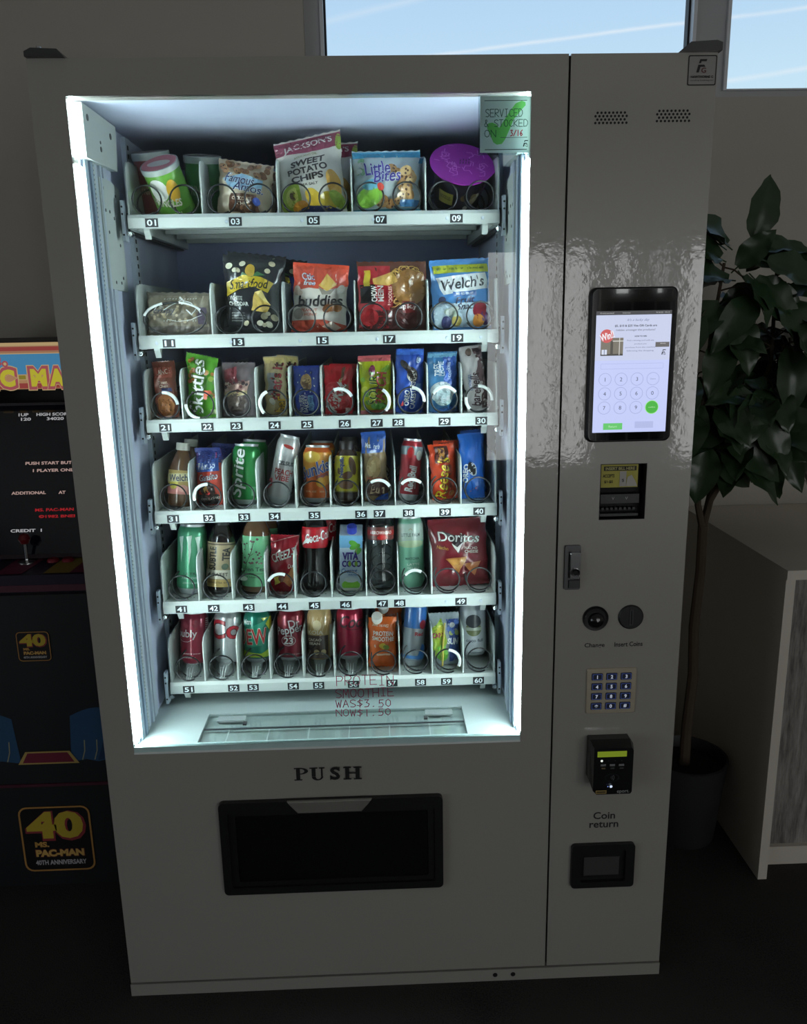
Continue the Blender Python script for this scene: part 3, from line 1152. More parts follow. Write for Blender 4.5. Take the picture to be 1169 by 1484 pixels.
for z0, z1 in ((.530, .575),):
    a, b = S(.08, z0), S(.92, z1)
    sc.mring(rrect(a[0], a[1], b[0], b[1], .001, 1), rrect(a[0] + .0006, a[1] + .0006, b[0] - .0006, b[1] - .0006, .0006, 1), (170, 180, 226))
keys = [['1', '2', '3', 'Delete'], ['4', '5', '6', '0'], ['7', '8', '9', 'confirm']]
for r_ in range(3):
    for k in range(4):
        q = S(.145 + k * .215, .445 - r_ * .118)
        if r_ == 2 and k == 3:
            sc.mpoly(circle(q[0], q[1], .0130, 28), (150, 236, 130))
            sc.mpoly(circle(q[0], q[1], .0118, 28), (62, 178, 52))
            sc.mtext('confirm', q[0], q[1], .013, .0022, (200, 240, 190))
            continue
        sc.mring(circle(q[0], q[1], .0122, 28), circle(q[0], q[1], .0114, 28), (158, 168, 212))
        if keys[r_][k] == 'Delete':
            sc.mtext('Delete', q[0], q[1], .010, .0024, (130, 138, 170))
        else:
            sc.mtext(keys[r_][k], q[0], q[1], None, .0072, (66, 70, 92))
srect(.14, .025, .40, .080, (96, 200, 104))
stext('Return', .27, .052, .11, .018, (190, 240, 190))
srect(.57, .035, .82, .090, (178, 188, 232))
sc.build('screen_display', tab)
# bill acceptor in its recess
ba = MB().box(BX0, .028, BZ0, BX1, .031, BZ1).build('bill_acceptor', M_BLACKM, VM)
rc = [(BX0, BZ0), (BX1, BZ0), (BX1, BZ1), (BX0, BZ1)]
MB().frame(rc, [(BX0 + .0012, BZ0 + .0012), (BX1 - .0012, BZ0 + .0012), (BX1 - .0012, BZ1 - .0012), (BX0 + .0012, BZ1 - .0012)], -.0004, .028).build('recess_liner', M_BLACKM, ba)
lb = MB().plate([(1.0265, 1.150), (1.101, 1.150), (1.101, 1.1965), (1.0265, 1.1965)], .004, .026).build('bill_label', mat('label_yellow', (176, 168, 60), rough=.5, vary=.1), ba)
lp = Print(flat(.004), kind='matt', fine=1, lift=.0001)
lp.mrect(1.0325, 1.1835, 1.0975, 1.1925, (40, 38, 22))
lp.mtext('INSERT BILL HERE', 1.065, 1.188, .058, .0058, (190, 184, 120), bold=.02)
lp.mtext('ACCEPTS', 1.0425, 1.1735, .023, .0068, (52, 48, 20), bold=.02)
lp.mtext('$1-$5', 1.0425, 1.1615, .017, .0062, (52, 48, 20), bold=.02)
lp.mrect(1.0645, 1.152, 1.0775, 1.1825, (176, 172, 168))
lp.mpoly([(1.0775, 1.152), (1.100, 1.152), (1.096, 1.162), (1.088, 1.175), (1.080, 1.171)], (186, 182, 174))
lp.mtext('$', 1.071, 1.164, .005, .007, (60, 56, 60))
lp.build('label_print', lb)
MB().box(1.030, .010, 1.116, 1.1075, .027, 1.1345).build('bill_mouth', M_DARK, ba)
ar = Print(flat(.010), kind='matt', fine=1, lift=.0001)
for x in (1.055, 1.082):
    ar.mstroke([(x - .002, 1.129), (x, 1.124), (x + .002, 1.129)], .0007, (190, 190, 186))
ar.build('mouth_arrows', ba)
MB().box(1.030, .012, 1.089, 1.1075, .027, 1.0945).build('bill_lip', M_DARK, ba)
bt = MB()
for k in range(8):
    bt.box(1.034 + k * .009, .016, 1.101, 1.039 + k * .009, .027, 1.106)
bt.build('bill_teeth', M_DARK, ba)
# lock
lk = MB()
lk.frame(rrect(.958, .942, .990, 1.035, .003, 2), rrect(.965, .946, .9895, 1.025, .002, 2), -.006, .002)
lk.box(.958, -.003, .944, .990, .002, 1.033)
lo = lk.build('door_lock', mat('lock_plate', (92, 92, 94), rough=.35, metal=.5), VM)
MB().plate(rrect(.967, .966, .9885, 1.022, .002), -.014, -.003, chamfer=.0015).build('lock_handle', M_CHROME, lo)
MB().lathe([(.0, -.001), (.0045, -.001), (.0050, -.0025), (.0085, -.003), (.0085, .002)], 22, c=(.978, -.015, .981), axis='y').build('key_cylinder', mat('lock_cylinder', (40, 40, 42), rough=.3, metal=.7), lo, smooth=True)
MB().box(.9675, -.008, .946, .988, -.003, .962).build('lock_stop', M_DARK, lo)
# change button and coin slot
cb = MB().lathe([(.0215, -.001), (.0265, -.003), (.0265, .001)], 30, c=(1.026, 0, .877), axis='y').lathe([(0, .0005), (.0215, -.001)], 30, c=(1.026, 0, .877), axis='y').build('change_button', M_BLACK, VM, smooth=True)
MB().lathe([(0, -.012), (.008, -.011), (.014, -.008), (.017, -.003), (.0175, 0)], 26, c=(1.028, 0, .872), axis='y').build('button_dome', mat('button_black', (16, 16, 17), rough=.2, coat=.5), cb, smooth=True)
cs = MB().lathe([(0, -.004), (.0235, -.004), (.0262, -.002), (.0262, .001)], 30, c=(1.099, 0, .878), axis='y').build('coin_slot', M_BLACK, VM, smooth=True)
MB().plate(rrect(1.0978, .863, 1.1008, .893, .001, 1), -.0046, -.003).build('slot_opening', M_BLACKM, cs)
MB().frame(rrect(1.0955, .861, 1.1031, .895, .001, 1), rrect(1.0978, .863, 1.1008, .893, .001, 1), -.0055, -.003).build('slot_bezel', M_DARK, cs)
# metal keypad
kp = MB().plate(rrect(1.012, .664, 1.117, .766, .004), -.004, .001, chamfer=.0012).build('keypad', M_STEEL, VM)
kn = ['1', '2', '3', '4', '5', '6', '7', '8', '9', '*', '0', '#']
M_KEY = mat('key_metal', (60, 66, 84), rough=.35, metal=.4)
for k, ch in enumerate(kn):
    x = 1.0335 + (k % 3) * .0305
    z = .7485 - (k // 3) * .0222
    kb = MB().plate(rrect(x - .0115, z - .0078, x + .0115, z + .0078, .0015, 2), -.0062, -.003, chamfer=.001)
    pk = Print(flat(-.0062), kind='lit', fine=1, lift=.0001)
    pk.mring(rrect(x - .0100, z - .0064, x + .0100, z + .0064, .001, 1), rrect(x - .0090, z - .0054, x + .0090, z + .0054, .001, 1), (66, 84, 150))
    pk.mtext(ch, x, z, None, .0078, (206, 220, 255), bold=.03)
    o = len(kb.v)
    kb.v += pk.mb.v
    kb.f += [tuple(i + o for i in f) for f in pk.mb.f]
    kb.m += [1 + i for i in pk.mb.m]
    kb.build('key', [M_KEY, ink((66, 84, 150), 'dimlit'), ink((226, 236, 255), 'dimlit')], kp)
# card reader
rd = MB()
bk = [(1.018, .522), (1.030, .502), (1.106, .502), (1.110, .510), (1.110, .604), (1.104, .613), (1.019, .613)]
fr = [(1.022, .508), (1.030, .499), (1.102, .499), (1.105, .504), (1.105, .600), (1.101, .606), (1.022, .606)]
n = len(bk)
rd.add([(x, .001, z) for x, z in bk] + [(x, -.030, z) for x, z in bk[:4]] + [(bk[4][0], -.024, bk[4][1]), (bk[5][0], -.020, bk[5][1]), (bk[6][0], -.020, bk[6][1])] + [(x, -.046, z) for x, z in fr],
       [tuple(range(2 * n, 3 * n))] + [(k * n + i, (k + 1) * n + i, (k + 1) * n + (i + 1) % n, k * n + (i + 1) % n) for k in range(2) for i in range(n)])
ro = rd.build('card_reader', mat('reader_black', (15, 16, 18), rough=.3, coat=.3), VM)
rp = Print(flat(-.046), kind='matt', fine=1, lift=.0002)
rp.mrect(1.0288, .5865, 1.0905, .5995, (150, 172, 48), 'dimlit')
for k in range(4):
    rp.mpoly(circle(1.0384 + k * .0140, .5780, .0026 if k == 0 else .0013, 12), (240, 246, 236) if k == 0 else (60, 62, 66), 'lit' if k == 0 else 'matt')
for k in range(3):
    rp.mrect(1.0360 + k * .0190, .5660, 1.0470 + k * .0190, .5710, (120, 120, 122))
    rp.mrect(1.0380 + k * .0190, .5595, 1.0460 + k * .0190, .5630, (110, 92, 66) if k == 0 else (66, 66, 68))
for k in range(3):
    a0 = [(1.056 + (.003 + .003 * k) * math.cos(R(a)), .540 + (.003 + .003 * k) * math.sin(R(a))) for a in range(-40, 41, 16)]
    rp.mstroke(a0, .0010, (110, 112, 116))
rp.mring(circle(1.0600, .540, .0150, 24, .009), circle(1.0600, .540, .0142, 24, .0083), (46, 48, 54))
rp.mpoly(circle(1.0592, .5195, .0030, 14), (214, 230, 255), 'lit')
rp.mpoly(circle(1.0525, .5198, .0012, 10), (120, 150, 220), 'lit')
rp.mrect(1.0270, .5035, 1.0500, .5115, (150, 128, 74))
rp.mrect(1.0290, .5060, 1.0480, .5090, (66, 54, 30))
rp.mtext('eport.', 1.0850, .5070, .026, .0090, (150, 150, 152), bold=.01)
rp.build('reader_print', ro)
# coin return
cr_ = MB()
cr_.frame(rrect(.992, .243, 1.132, .351, .008), rrect(1.012, .258, 1.112, .336, .004), -.010, .001)
cr_.box(1.008, -.001, .254, 1.116, .001, .340)
cro = cr_.build('coin_return', M_BLACK, VM)
MB().plate([(1.020, .270), (1.100, .270), (1.100, .316), (1.020, .316)], -.004, .0, chamfer=.001).build('return_flap', mat('flap_grey', (62, 61, 60), rough=.5), cro)
# delivery hatch
dh = MB()
dh.frame(rrect(.229, .262, .708, .487, .010), rrect(.247, .279, .690, .462, .004), -.013, .002)
dh.frame(rrect(.247, .279, .690, .462, .004), rrect(.262, .290, .676, .452, .003), -.007, .002)
dho = dh.build('delivery_hatch', M_BLACK, VM)
MB().plate(rrect(.262, .290, .676, .452, .003), -.003, .0015).build('hatch_flap', mat('hatch_flap_black', (9, 9, 11), rough=.3, coat=.2), dho)
MB().plate([(.376, .489), (.556, .489), (.548, .478), (.534, .461), (.398, .461), (.384, .478)], -.019, -.012, chamfer=.002).build('hatch_handle', mat('handle_silver', (150, 146, 140), rough=.35, metal=.5), dho)
# hinges on top
for s, x0 in ((0, .002), (1, 1.146)):
    hm = MB()
    if s == 0:
        hm.plate([(x0, 1.930), (x0, 1.938), (x0 + .012, 1.9435), (x0 + .056, 1.9415), (x0 + .066, 1.930)], -.012, .05)
    else:
        hm.plate([(x0 - .012, 1.930), (x0 + .006, 1.944), (x0 + .052, 1.9465), (x0 + .062, 1.943), (x0 + .062, 1.930)], -.012, .05)
    ho = hm.build('top_hinge', mat('hinge_dark', (84, 84, 86), rough=.35, metal=.6), VM)
    MB().lathe([(0, .006), (.004, .006), (.005, 0)], 12, c=(x0 + (.022 if s == 0 else .056), .0, 1.9425)).build('hinge_pin', M_CHROME, ho)

# service card taped to the glass
cd = empty('service_card', (.831, .0045, 1.8175))
tag(cd, 'white service card with a big green tick, taped to the top right of the glass', 'card')
MB().plate([(-.046, -.0465), (.0445, -.0475), (.0445, .046), (-.046, .0465)], -.001, .0005).build('card_paper', paper('card_paper', (240, 248, 244), .8), cd)
MB().plate([(-.049, -.0505), (.0465, -.0515), (.0465, .049), (-.049, .0495)], .0005, .0012).build('card_sleeve', thin_glass('card_sleeve', (226, 236, 236), 1.5, .1), cd)
cp_ = Print(flat(-.001), kind='backlit', fine=1, lift=.0001, step=.00004)
cp_.mrect(-.0385, .0385, .0375, .0396, (96, 110, 104))
cp_.mrect(-.0375, -.0425, .0385, -.0412, (96, 110, 104))
cp_.mpoly([(-.034, -.005), (-.031, .002), (-.024, .003), (-.017, .000), (-.012, -.006), (.006, .020), (.017, .034), (.028, .0385), (.0345, .036), (.035, .031), (.028, .024), (.014, .008), (.006, -.010), (-.001, -.025), (-.007, -.0325), (-.016, -.0335), (-.022, -.030)], (140, 214, 120))
GT = (74, 104, 88)
cp_.mwrite('SERVICED', -.0365, .0125, .066, .0125, .0011, GT)
cp_.mwrite('& STOCKED', -.0385, -.004, .0775, .0115, .0011, GT)
cp_.mwrite('ON', -.038, -.021, .020, .0115, .0011, GT)
cp_.mrect(-.0095, -.0225, .0385, -.0216, (96, 110, 104))
cp_.mwrite('3/16', .008, -.0195, .022, .0095, .0015, (206, 44, 66))
fg_mark(cp_, .031, -.0375, .50, (60, 70, 68), (120, 120, 120))
cp_.build('card_print', cd)

# ================================================================== products
WH = (236, 234, 226)
BK = (24, 24, 28)
M_SILVER = mat('can_aluminium', (212, 215, 218), rough=.32, metal=.55, vary=.03)


def foil(col):
    return mat('foil_%d_%d_%d' % col, col, rough=.26, vary=.06, vscale=25, bump=.40, bscale=30, coat=.45, coat_rough=.15)


def bag_surface(w, h, t, seed=0, pinch=.05, seal=.06, pw=.55, wr=1.0, skew=0.0):
    rnd = random.Random(seed)
    ph = [rnd.uniform(0, 6.28) for _ in range(8)]

    def f(u, v):
        """u -.5...5, v 0..1 -> x, thickness, z of the filled pack"""
        vv = min(max((v - seal) / (1 - 2 * seal), 0.0), 1.0)
        e = max(0.0, 1 - (2 * abs(u)) ** 2.2)
        prof = (e ** pw) * (math.sin(math.pi * vv ** .86) ** .55 if 0 < vv < 1 else 0.0)
        x = u * w * (1 - pinch * math.sin(math.pi * vv)) + .0010 * math.sin(v * 19 + ph[5]) + .0007 * math.sin(v * 37 + ph[6])
        edge = (1 - vv) ** 3 + vv ** 3
        wk = (.0018 * math.sin(u * 34 + ph[0] + 3 * vv) + .0012 * math.sin(u * 61 + ph[1])) * edge
        wk += .0016 * math.sin(u * 9 + v * 14 + ph[2]) + .0014 * math.sin(u * 17 - v * 23 + ph[3])
        y = prof * t + wk * wr * min(1.0, prof * 3)
        zz = v * h + .004 * math.sin(u * 5 + ph[4]) * (v - .5) * h * 6 * .1
        return x, y, zz + skew * u * h * v
    return f


def bag(root, w, h, t, base, back=None, seed=0, pinch=.05, seal=.06, pw=.55, wr=1.0, nu=16, nv=20, name='packet', skew=0.0):
    f = bag_surface(w, h, t, seed, pinch, seal, pw, wr, skew)
    mb = MB()
    vs = []
    for s in (-1, 1):
        for j in range(nv + 1):
            for i in range(nu + 1):
                u, v = i / nu - .5, j / nv
                x, y, z = f(u, v)
                if j in (0, nv) and i % 2:
                    z += .0022 if j == 0 else -.0022
                k = .0006 if s > 0 else 0.0
                vs.append((x, s * y + k, z))
    fs = []
    n1 = (nu + 1) * (nv + 1)
    for j in range(nv):
        for i in range(nu):
            a = j * (nu + 1) + i
            fs.append((a, a + 1, a + nu + 2, a + nu + 1))
            fs.append((n1 + a, n1 + a + nu + 1, n1 + a + nu + 2, n1 + a + 1))
    mb.add(vs, fs)
    o = mb.build(name, foil(base), root, smooth=True, angle=75)

    def fn(X, Z, lift):
        x, y, z = f(max(-.5, min(.5, X / w)), max(0.0, min(1.0, Z / h)))
        return (x, -y - lift, z)
    return o, Print(fn, w, h, fine=max(.007, h / 16), lift=.0010)


CAN = [(0, .025), (.55, .03), (.66, .004), (.72, 0), (.78, .012), (.97, .085), (1, .105), (1, .86), (.97, .90), (.83, .962), (.82, .975), (.845, .985), (.845, 1.0), (.80, 1.0), (.78, .982), (0, .982)]


def lathe_body(root, r, h, prof, mats, band, name='body', n=28):
    """prof in fractions; band(zfrac) -> material index"""
    pr = [(a * r, b * h, band((b + prof[min(i + 1, len(prof) - 1)][1]) / 2)) for i, (a, b) in enumerate(prof)]
    o = MB().lathe(pr, n).build(name, mats, root, smooth=True, angle=50)
    zs = [(b * h, a * r) for a, b in prof]

    def rad(z):
        best = r
        for (z0, r0), (z1, r1) in zip(zs, zs[1:]):
            if z0 <= z <= z1 and z1 > z0 and r0 > .3 * r:
                return r0 + (r1 - r0) * (z - z0) / (z1 - z0)
        return best

    def fn(X, Z, lift):
        q = rad(Z) + lift
        a = X / r
        return (q * math.sin(a), -q * math.cos(a), Z)
    return o, Print(fn, 2.6 * r, h, fine=.006, lift=.0005)


def can(root, r, h, base, silver_low=.10, metal=.35):
    m = mat('can_paint_%d_%d_%d' % base, base, rough=.28, metal=metal, vary=.03, coat=.3)
    o, p = lathe_body(root, r, h, CAN, [m, M_SILVER], lambda b: 1 if (b < silver_low - .01 or b > .955) else 0, 'can_body')
    MB().tube([(0, -.004, h * .987), (.006, -.012, h * .99), (0, -.018, h * .992), (-.006, -.012, h * .99)], .0012, 5, closed=True).build('pull_tab', M_SILVER, root)
    return o, p


PROD = {}


def thing(slot, name, label, cat, x, row, roll=0.0, lean=6.0, y=.262, yaw=0.0, dz=0.0, group=None):
    g = group or ('snacks on tray row %d' % (row + 1) if row < 3 else 'drinks and snacks on tray row %d' % (row + 1))
    o = empty(name, (x, y, FZ[row] + dz), (R(-lean), R(roll), R(yaw)))
    tag(o, label, cat, g)
    PROD[slot] = o
    return o


def again(slot, dx, dy, label, dz=0.0, roll=None, lean=None):
    c = copy_tree(PROD[slot])
    c['label'] = label
    c.location.x += dx
    c.location.y += dy
    c.location.z += dz
    if roll is not None:
        c.rotation_euler.y = R(roll)
    if lean is not None:
        c.rotation_euler.x = R(-lean)
    return c


# ---------------------------------------------------------------- row 1
def crisp_can(slot, label, base, lid, x, y, roll, lean, yaw, dz=0.0, h=.088):
    o = thing(slot, 'crisp_can', label, 'can', x, 0, roll, lean, y, yaw, dz)
    r = .038
    pr = [(0, 0), (.96, 0), (1, .03), (1, .96), (.97, .98), (0, .98)]
    b, p = lathe_body(o, r, h, pr, [mat('tube_%d_%d_%d' % base, base, rough=.35, vary=.04, coat=.2), M_SILVER], lambda q: 1 if q < .03 else 0, 'can_body')
    MB().lathe([(0, h * .99), (r * .96, h * .99), (r * .99, h * 1.01), (r * 1.05, h * 1.0), (r * 1.05, h * .90), (r * 1.0, h * .90)], 30).build('lid_rim', mat('clear_lid_rim', (206, 214, 210), rough=.25, trans=.3), o, smooth=True)
    lp_ = Print(lambda X, Z, l: (X, Z, h * 1.0 + l), kind='print', fine=.02, lift=.0004)
    lp_.mpoly(circle(0, 0, r * .97, 30), lid)
    lp_.mpoly(circle(0, -.002, r * .66, 26, r * .36), (222, 222, 216))
    lp_.build('lid_print', o)
    return o, p


o, p = crisp_can('01', 'small green crisp tube with pink lid, tipped forward above tag 01', (108, 168, 62), (196, 118, 128), .176, .288, -6, -34, -10, .018, .106)
p.e(-.15, .62, .40, .22, (236, 236, 228))
p.e(.45, .56, .26, .22, (226, 176, 60))
p.t('PRINGLES', .02, .36, .60, .15, (222, 216, 200), rot=-10, bold=.03)
p.r(-.9, .05, .9, .16, (84, 140, 50))
p.t('ORIGINAL', .1, .11, .4, .07, (230, 230, 200))
p.build('label_print', o)
o, p = crisp_can('01b', 'brownish red crisp tube with clear pink lid, hidden behind the green tube above tag 01', (138, 74, 72), (168, 104, 116), .130, .345, -4, -14, 0, .006, .140)
p.t('PRINGLES', 0, .5, .6, .15, (200, 180, 160))
p.build('label_print', o)
o, p = crisp_can('01c', 'dark green crisp tube lying further back beside the divider, above tag 01', (58, 110, 66), (124, 76, 92), .222, .350, 3, -14, 0, .006, .132)
p.t('PRINGLES', 0, .5, .6, .15, (150, 150, 140))
p.build('label_print', o)

o = thing('03', 'cookie_bag', 'cream coloured cookie bag with blue script, above tag 03', 'snack bag', .320, 0, 5.5, 4, .252)
b, p = bag(o, .114, .112, .024, (226, 208, 178), seed=3, skew=-.05)
p.blobs(16, -.85, .70, .85, .95, .13, [(150, 106, 70), (128, 88, 58), (168, 124, 84)], 5, .8, (60, 38, 28))
p.p([(-.75, .60), (-.1, .72), (.75, .63), (.7, .45), (0, .42), (-.5, .46)], (150, 190, 216))
p.ot('Famous', -.12, .615, .56, .16, (24, 44, 96), (236, 240, 240), shear=.35, rot=-4)
p.ot('Amos.', .18, .475, .56, .15, (24, 44, 96), (236, 240, 240), shear=.35, rot=-4)
p.p([(-.45, .36), (.5, .36), (.62, .08), (-.5, .06)], (96, 62, 44))
p.t('CHOCOLATE', 0, .28, .36, .06, (226, 214, 190))
p.t('CHIP', 0, .20, .20, .06, (226, 214, 190))
p.blobs(6, -.35, .05, .5, .16, .12, [(120, 78, 50), (140, 96, 62)], 8, .7, (50, 30, 24))
p.e(.55, .24, .14, .07, (64, 84, 156))
p.build('bag_print', o)
again('03', .004, .075, 'second cream cookie bag standing behind the one above tag 03')

o = thing('05', 'chip_bag', 'tall white and maroon sweet potato chip bag, above tag 05', 'chip bag', .466, 0, -3.0, 4, .254)
b, p = bag(o, .140, .160, .030, (236, 232, 222), seed=5, skew=.13)
p.p([(-1, .97), (1, .97), (1, .80), (0, .77), (-1, .80)], (134, 50, 74))
p.t("JACKSON'S", .0, .865, .74, .105, (238, 234, 226), bold=.03, rot=5, arc=.01)
p.e(.93, .85, .10, .10, (150, 178, 74))
p.t('AVOCADO OIL', -.1, .735, .36, .028, (150, 158, 110), rot=4)
for k, tt in enumerate(('SWEET', 'POTATO', 'CHIPS')):
    p.t(tt, -.02 - .03 * k, .655 - k * .098, (.52, .62, .50)[k], .08, (44, 38, 36), rot=4, bold=.035)
p.t('SEA SALT', -.04, .375, .26, .032, (60, 54, 50), rot=3)
p.e(-.62, .22, .32, .20, (150, 174, 56), -14)
p.e(-.58, .24, .19, .12, (206, 210, 110), -14)
p.e(-.55, .25, .10, .055, (92, 66, 46))
p.e(.72, .36, .20, .17, (216, 168, 80), 20)
p.e(.10, .18, .22, .16, (228, 190, 64), 30)
p.e(.50, .16, .26, .11, (206, 180, 60), -24)
p.e(-.35, .10, .24, .09, (222, 152, 50), 12)
p.e(.78, .17, .18, .13, (146, 172, 62), 40)
p.p([(-.8, .04), (.9, .04), (.5, .10), (-.1, .12)], (40, 52, 104))
p.build('bag_print', o)
again('05', .012, .07, 'second maroon topped chip bag behind the tall one above tag 05', roll=5)

o = thing('07', 'muffin_pouch', 'pale blue mini muffin pouch with purple lettering, above tag 07', 'snack bag', .621, 0, -.5, 4, .252)
b, p = bag(o, .142, .130, .026, (216, 230, 234), seed=7)
p.r(-1, .87, 1, .97, (70, 156, 196))
p.r(-1, .02, 1, .09, (90, 178, 204))
p.blobs(10, -.95, .62, -.7, .85, .08, [(120, 160, 120), (220, 226, 220)], 4)
p.blobs(9, .05, .30, .85, .68, .20, [(206, 162, 104), (190, 142, 86), (220, 184, 128)], 6, .75, (90, 56, 36))
p.blobs(6, -.2, .1, .9, .3, .18, [(206, 166, 112), (184, 136, 84)], 9, .7, (88, 54, 36))
p.e(-.55, .24, .40, .15, (140, 196, 72), 12)
p.e(-.45, .42, .30, .08, (120, 200, 226), 8)
p.e(-.20, .38, .10, .06, (206, 70, 60))
p.ot('Little', -.28, .665, .38, .20, (58, 44, 150), (232, 240, 244), rot=4, bold=.03)
p.ot('Bites', .02, .545, .40, .18, (58, 44, 150), (232, 240, 244), rot=4, bold=.03)
p.r(.38, .09, .95, .19, (60, 110, 156))
p.build('bag_print', o)
again('07', .006, .07, 'second blue mini muffin pouch behind the one above tag 07', dz=.004, roll=3)

o = thing('09', 'noodle_cup', 'dark noodle cup with round purple lid, tipped forward above tag 09', 'noodle cup', .772, 0, 2, -46, .328, 4, .036)
r, h = .058, .092
cupm = mat('cup_dark', (46, 44, 56), rough=.35, vary=.12, vscale=30)
b, p = lathe_body(o, r, h, [(0, 0), (.80, 0), (.84, .02), (.97, .92), (1.02, .95), (1.02, 1.0), (0, 1.0)], [cupm], lambda q: 0, 'cup_body', 32)
p.r(-.75, .30, -.25, .62, (150, 140, 60))
p.t('NOODLES', -.5, .48, .18, .10, (60, 54, 30))
p.blobs(10, .0, .15, .85, .65, .10, [(150, 140, 110), (110, 74, 130), (196, 190, 180), (120, 96, 60)], 11)
p.build('cup_print', o)
ld = MB()
lidp = circle(0, 0, r * 1.17, 36)
lidp[33:36] = [(r * 1.16, -.024), (r * 1.30, -.021), (r * 1.19, -.009)]
n = len(lidp)
ld.add([(x, z, h + .001) for x, z in lidp] + [(x, z, h + .003) for x, z in lidp], [tuple(range(n - 1, -1, -1)), tuple(range(n, 2 * n))] + [(i, (i + 1) % n, n + (i + 1) % n, n + i) for i in range(n)])
ld.build('foil_lid', mat('purple_foil', (164, 48, 168), rough=.4, vary=.06), o)
lp_ = Print(lambda X, Z, l: (X, Z, h + .003 + l), fine=1, lift=.0003)
rnd = random.Random(12)
for k in range(26):
    a, q = rnd.uniform(0, 6.28), r * 1.0 * math.sqrt(rnd.uniform(.06, 1))
    x, z = q * math.cos(a), q * math.sin(a)
    a1 = rnd.uniform(0, 6.28)
    pts = [(x, z)]
    for s in range(3):
        a1 += rnd.choice((-1.3, 1.2))
        pts.append((pts[-1][0] + .011 * math.cos(a1), pts[-1][1] + .011 * math.sin(a1)))
    pts = [q2 for q2 in pts if math.hypot(*q2) < r * 1.08]
    if len(pts) > 1:
        lp_.mstroke(pts, .0015, (222, 140, 226))
for k in range(4):
    lp_.mtext('MOMO'[:4 - (k % 2)], -.004 + .006 * k, .0, .016, .004, (70, 24, 84), rot=80, bold=.02)
lp_.build('lid_print', o)

# ---------------------------------------------------------------- row 2
o = thing('11', 'crispy_bar', 'clear wrapped beige cereal bar lying wide, above tag 11', 'snack bar', .168, 1, 1.5, 10, .250)
b, p = bag(o, .140, .094, .016, (128, 120, 110), seed=11, pinch=.02, pw=.3, seal=.04)
p.r(-.92, .06, .92, .9, (138, 128, 110))
p.r(-.92, .06, .92, .20, (112, 102, 96))
for k in range(12):
    p.r(-.45 + k * .09, .80, -.42 + k * .09, .83, (206, 206, 200))
    p.r(-.45 + k * .09, .30, -.42 + k * .09, .33, (206, 206, 200))
p.r(.62, .24, .86, .62, (96, 84, 104))
p.blobs(40, -.85, .22, .6, .78, .05, [(178, 162, 130), (132, 120, 104), (196, 180, 150)], 13)
p.t('crispy', -.4, .50, .34, .16, (70, 70, 80), bold=.02)
p.mstroke([(-.03, .05), (-.01, .06), (.01, .072), (.03, .066), (.05, .045)], .0018, (236, 238, 236))  # from here on, pale strokes paint highlights onto the clear wrapper
p.mstroke([(-.02, .03), (.0, .026), (.03, .03), (.055, .04)], .0012, (226, 228, 226))
p.mstroke([(.005, .078), (.016, .070), (.012, .062)], .003, (230, 232, 230))
p.mstroke([(.020, .050), (.034, .040), (.040, .052)], .0024, (214, 216, 216))
p.mstroke([(-.050, .050), (-.040, .060), (-.030, .056)], .0016, (190, 190, 186))
p.build('bar_print', o)  # holds the print and the painted wrapper highlights

o = thing('13', 'popcorn_bag', 'tall black popcorn bag with yellow banner, above tag 13', 'chip bag', .326, 1, 2.0, 4, .256)
b, p = bag(o, .130, .164, .032, (40, 41, 46), seed=13, skew=-.06)
p.blobs(6, -.9, .78, .95, .95, .10, [(206, 196, 166), (226, 220, 196)], 4, .8)
p.e(-.05, .80, .16, .09, (206, 168, 66))
p.p([(-.45, .70), (.45, .76), (.2, .80), (-.05, .72), (-.3, .78)], (64, 110, 70))
p.p([(-.88, .64), (-.3, .74), (.3, .73), (.72, .66), (.55, .53), (.1, .60), (-.4, .56), (-.85, .46)], (206, 178, 48))
p.t('Smartfood', -.10, .625, .66, .125, (30, 30, 30), rot=4, shear=.2, bold=.02, arc=.012)
p.t('WHITE', -.52, .445, .22, .05, (214, 214, 206), bold=.01)
p.t('CHEDDAR', -.46, .375, .34, .05, (214, 214, 206), bold=.01)
p.p([(-.02, .30), (.12, .53), (.35, .56), (.62, .38), (.5, .28)], (214, 180, 92))
p.p([(.12, .53), (.35, .56), (.62, .38), (.38, .44)], (236, 214, 140))
p.blobs(7, -.2, .10, .8, .28, .11, [(206, 196, 166), (226, 220, 196)], 5, .8)
for k in range(4):
    p.t('popcorn', -.45, .26 - k * .032, .22, .016, (150, 150, 146))
p.build('bag_print', o)
again('13', -.004, .085, 'second black popcorn bag rising behind the one above tag 13', dz=.012)
again('13', .036, .170, 'third black popcorn bag, furthest back above tag 13', dz=.008)

o = thing('15', 'granola_bag', 'red and white granola snack bag, above tag 15', 'snack bag', .466, 1, 4.5, 3, .254)
b, p = bag(o, .120, .146, .028, (238, 230, 222), seed=15)
p.p([(-1, 1), (1, 1), (1, .70), (.3, .62), (-.4, .64), (-1, .58)], (206, 78, 56))
p.p([(-1, .0), (1, .0), (1, .14), (.2, .20), (-1, .16)], (200, 82, 62))
p.ot('Ctic', -.45, .80, .22, .10, (236, 240, 244), (60, 84, 160), bold=.02)
p.ot('free', -.40, .71, .22, .07, (236, 240, 244), (60, 84, 160), bold=.02)
p.p([(-.05, .68), (.25, .86), (.6, .70), (.3, .60)], (224, 184, 96))
p.p([(-.05, .66), (.25, .60), (.6, .66), (.4, .56), (.1, .55)], (150, 140, 130))
p.blobs(3, -.9, .55, -.6, .68, .12, [(196, 176, 160)], 3)
p.e(.8, .62, .16, .09, (220, 214, 206))
p.t('buddies', .02, .46, .86, .16, (30, 28, 30), shear=.3, rot=4, bold=.025)
p.t('PEANUT', -.35, .32, .30, .04, (190, 90, 60), rot=3)
p.t('& HONEY', -.35, .26, .30, .04, (190, 90, 60), rot=3)
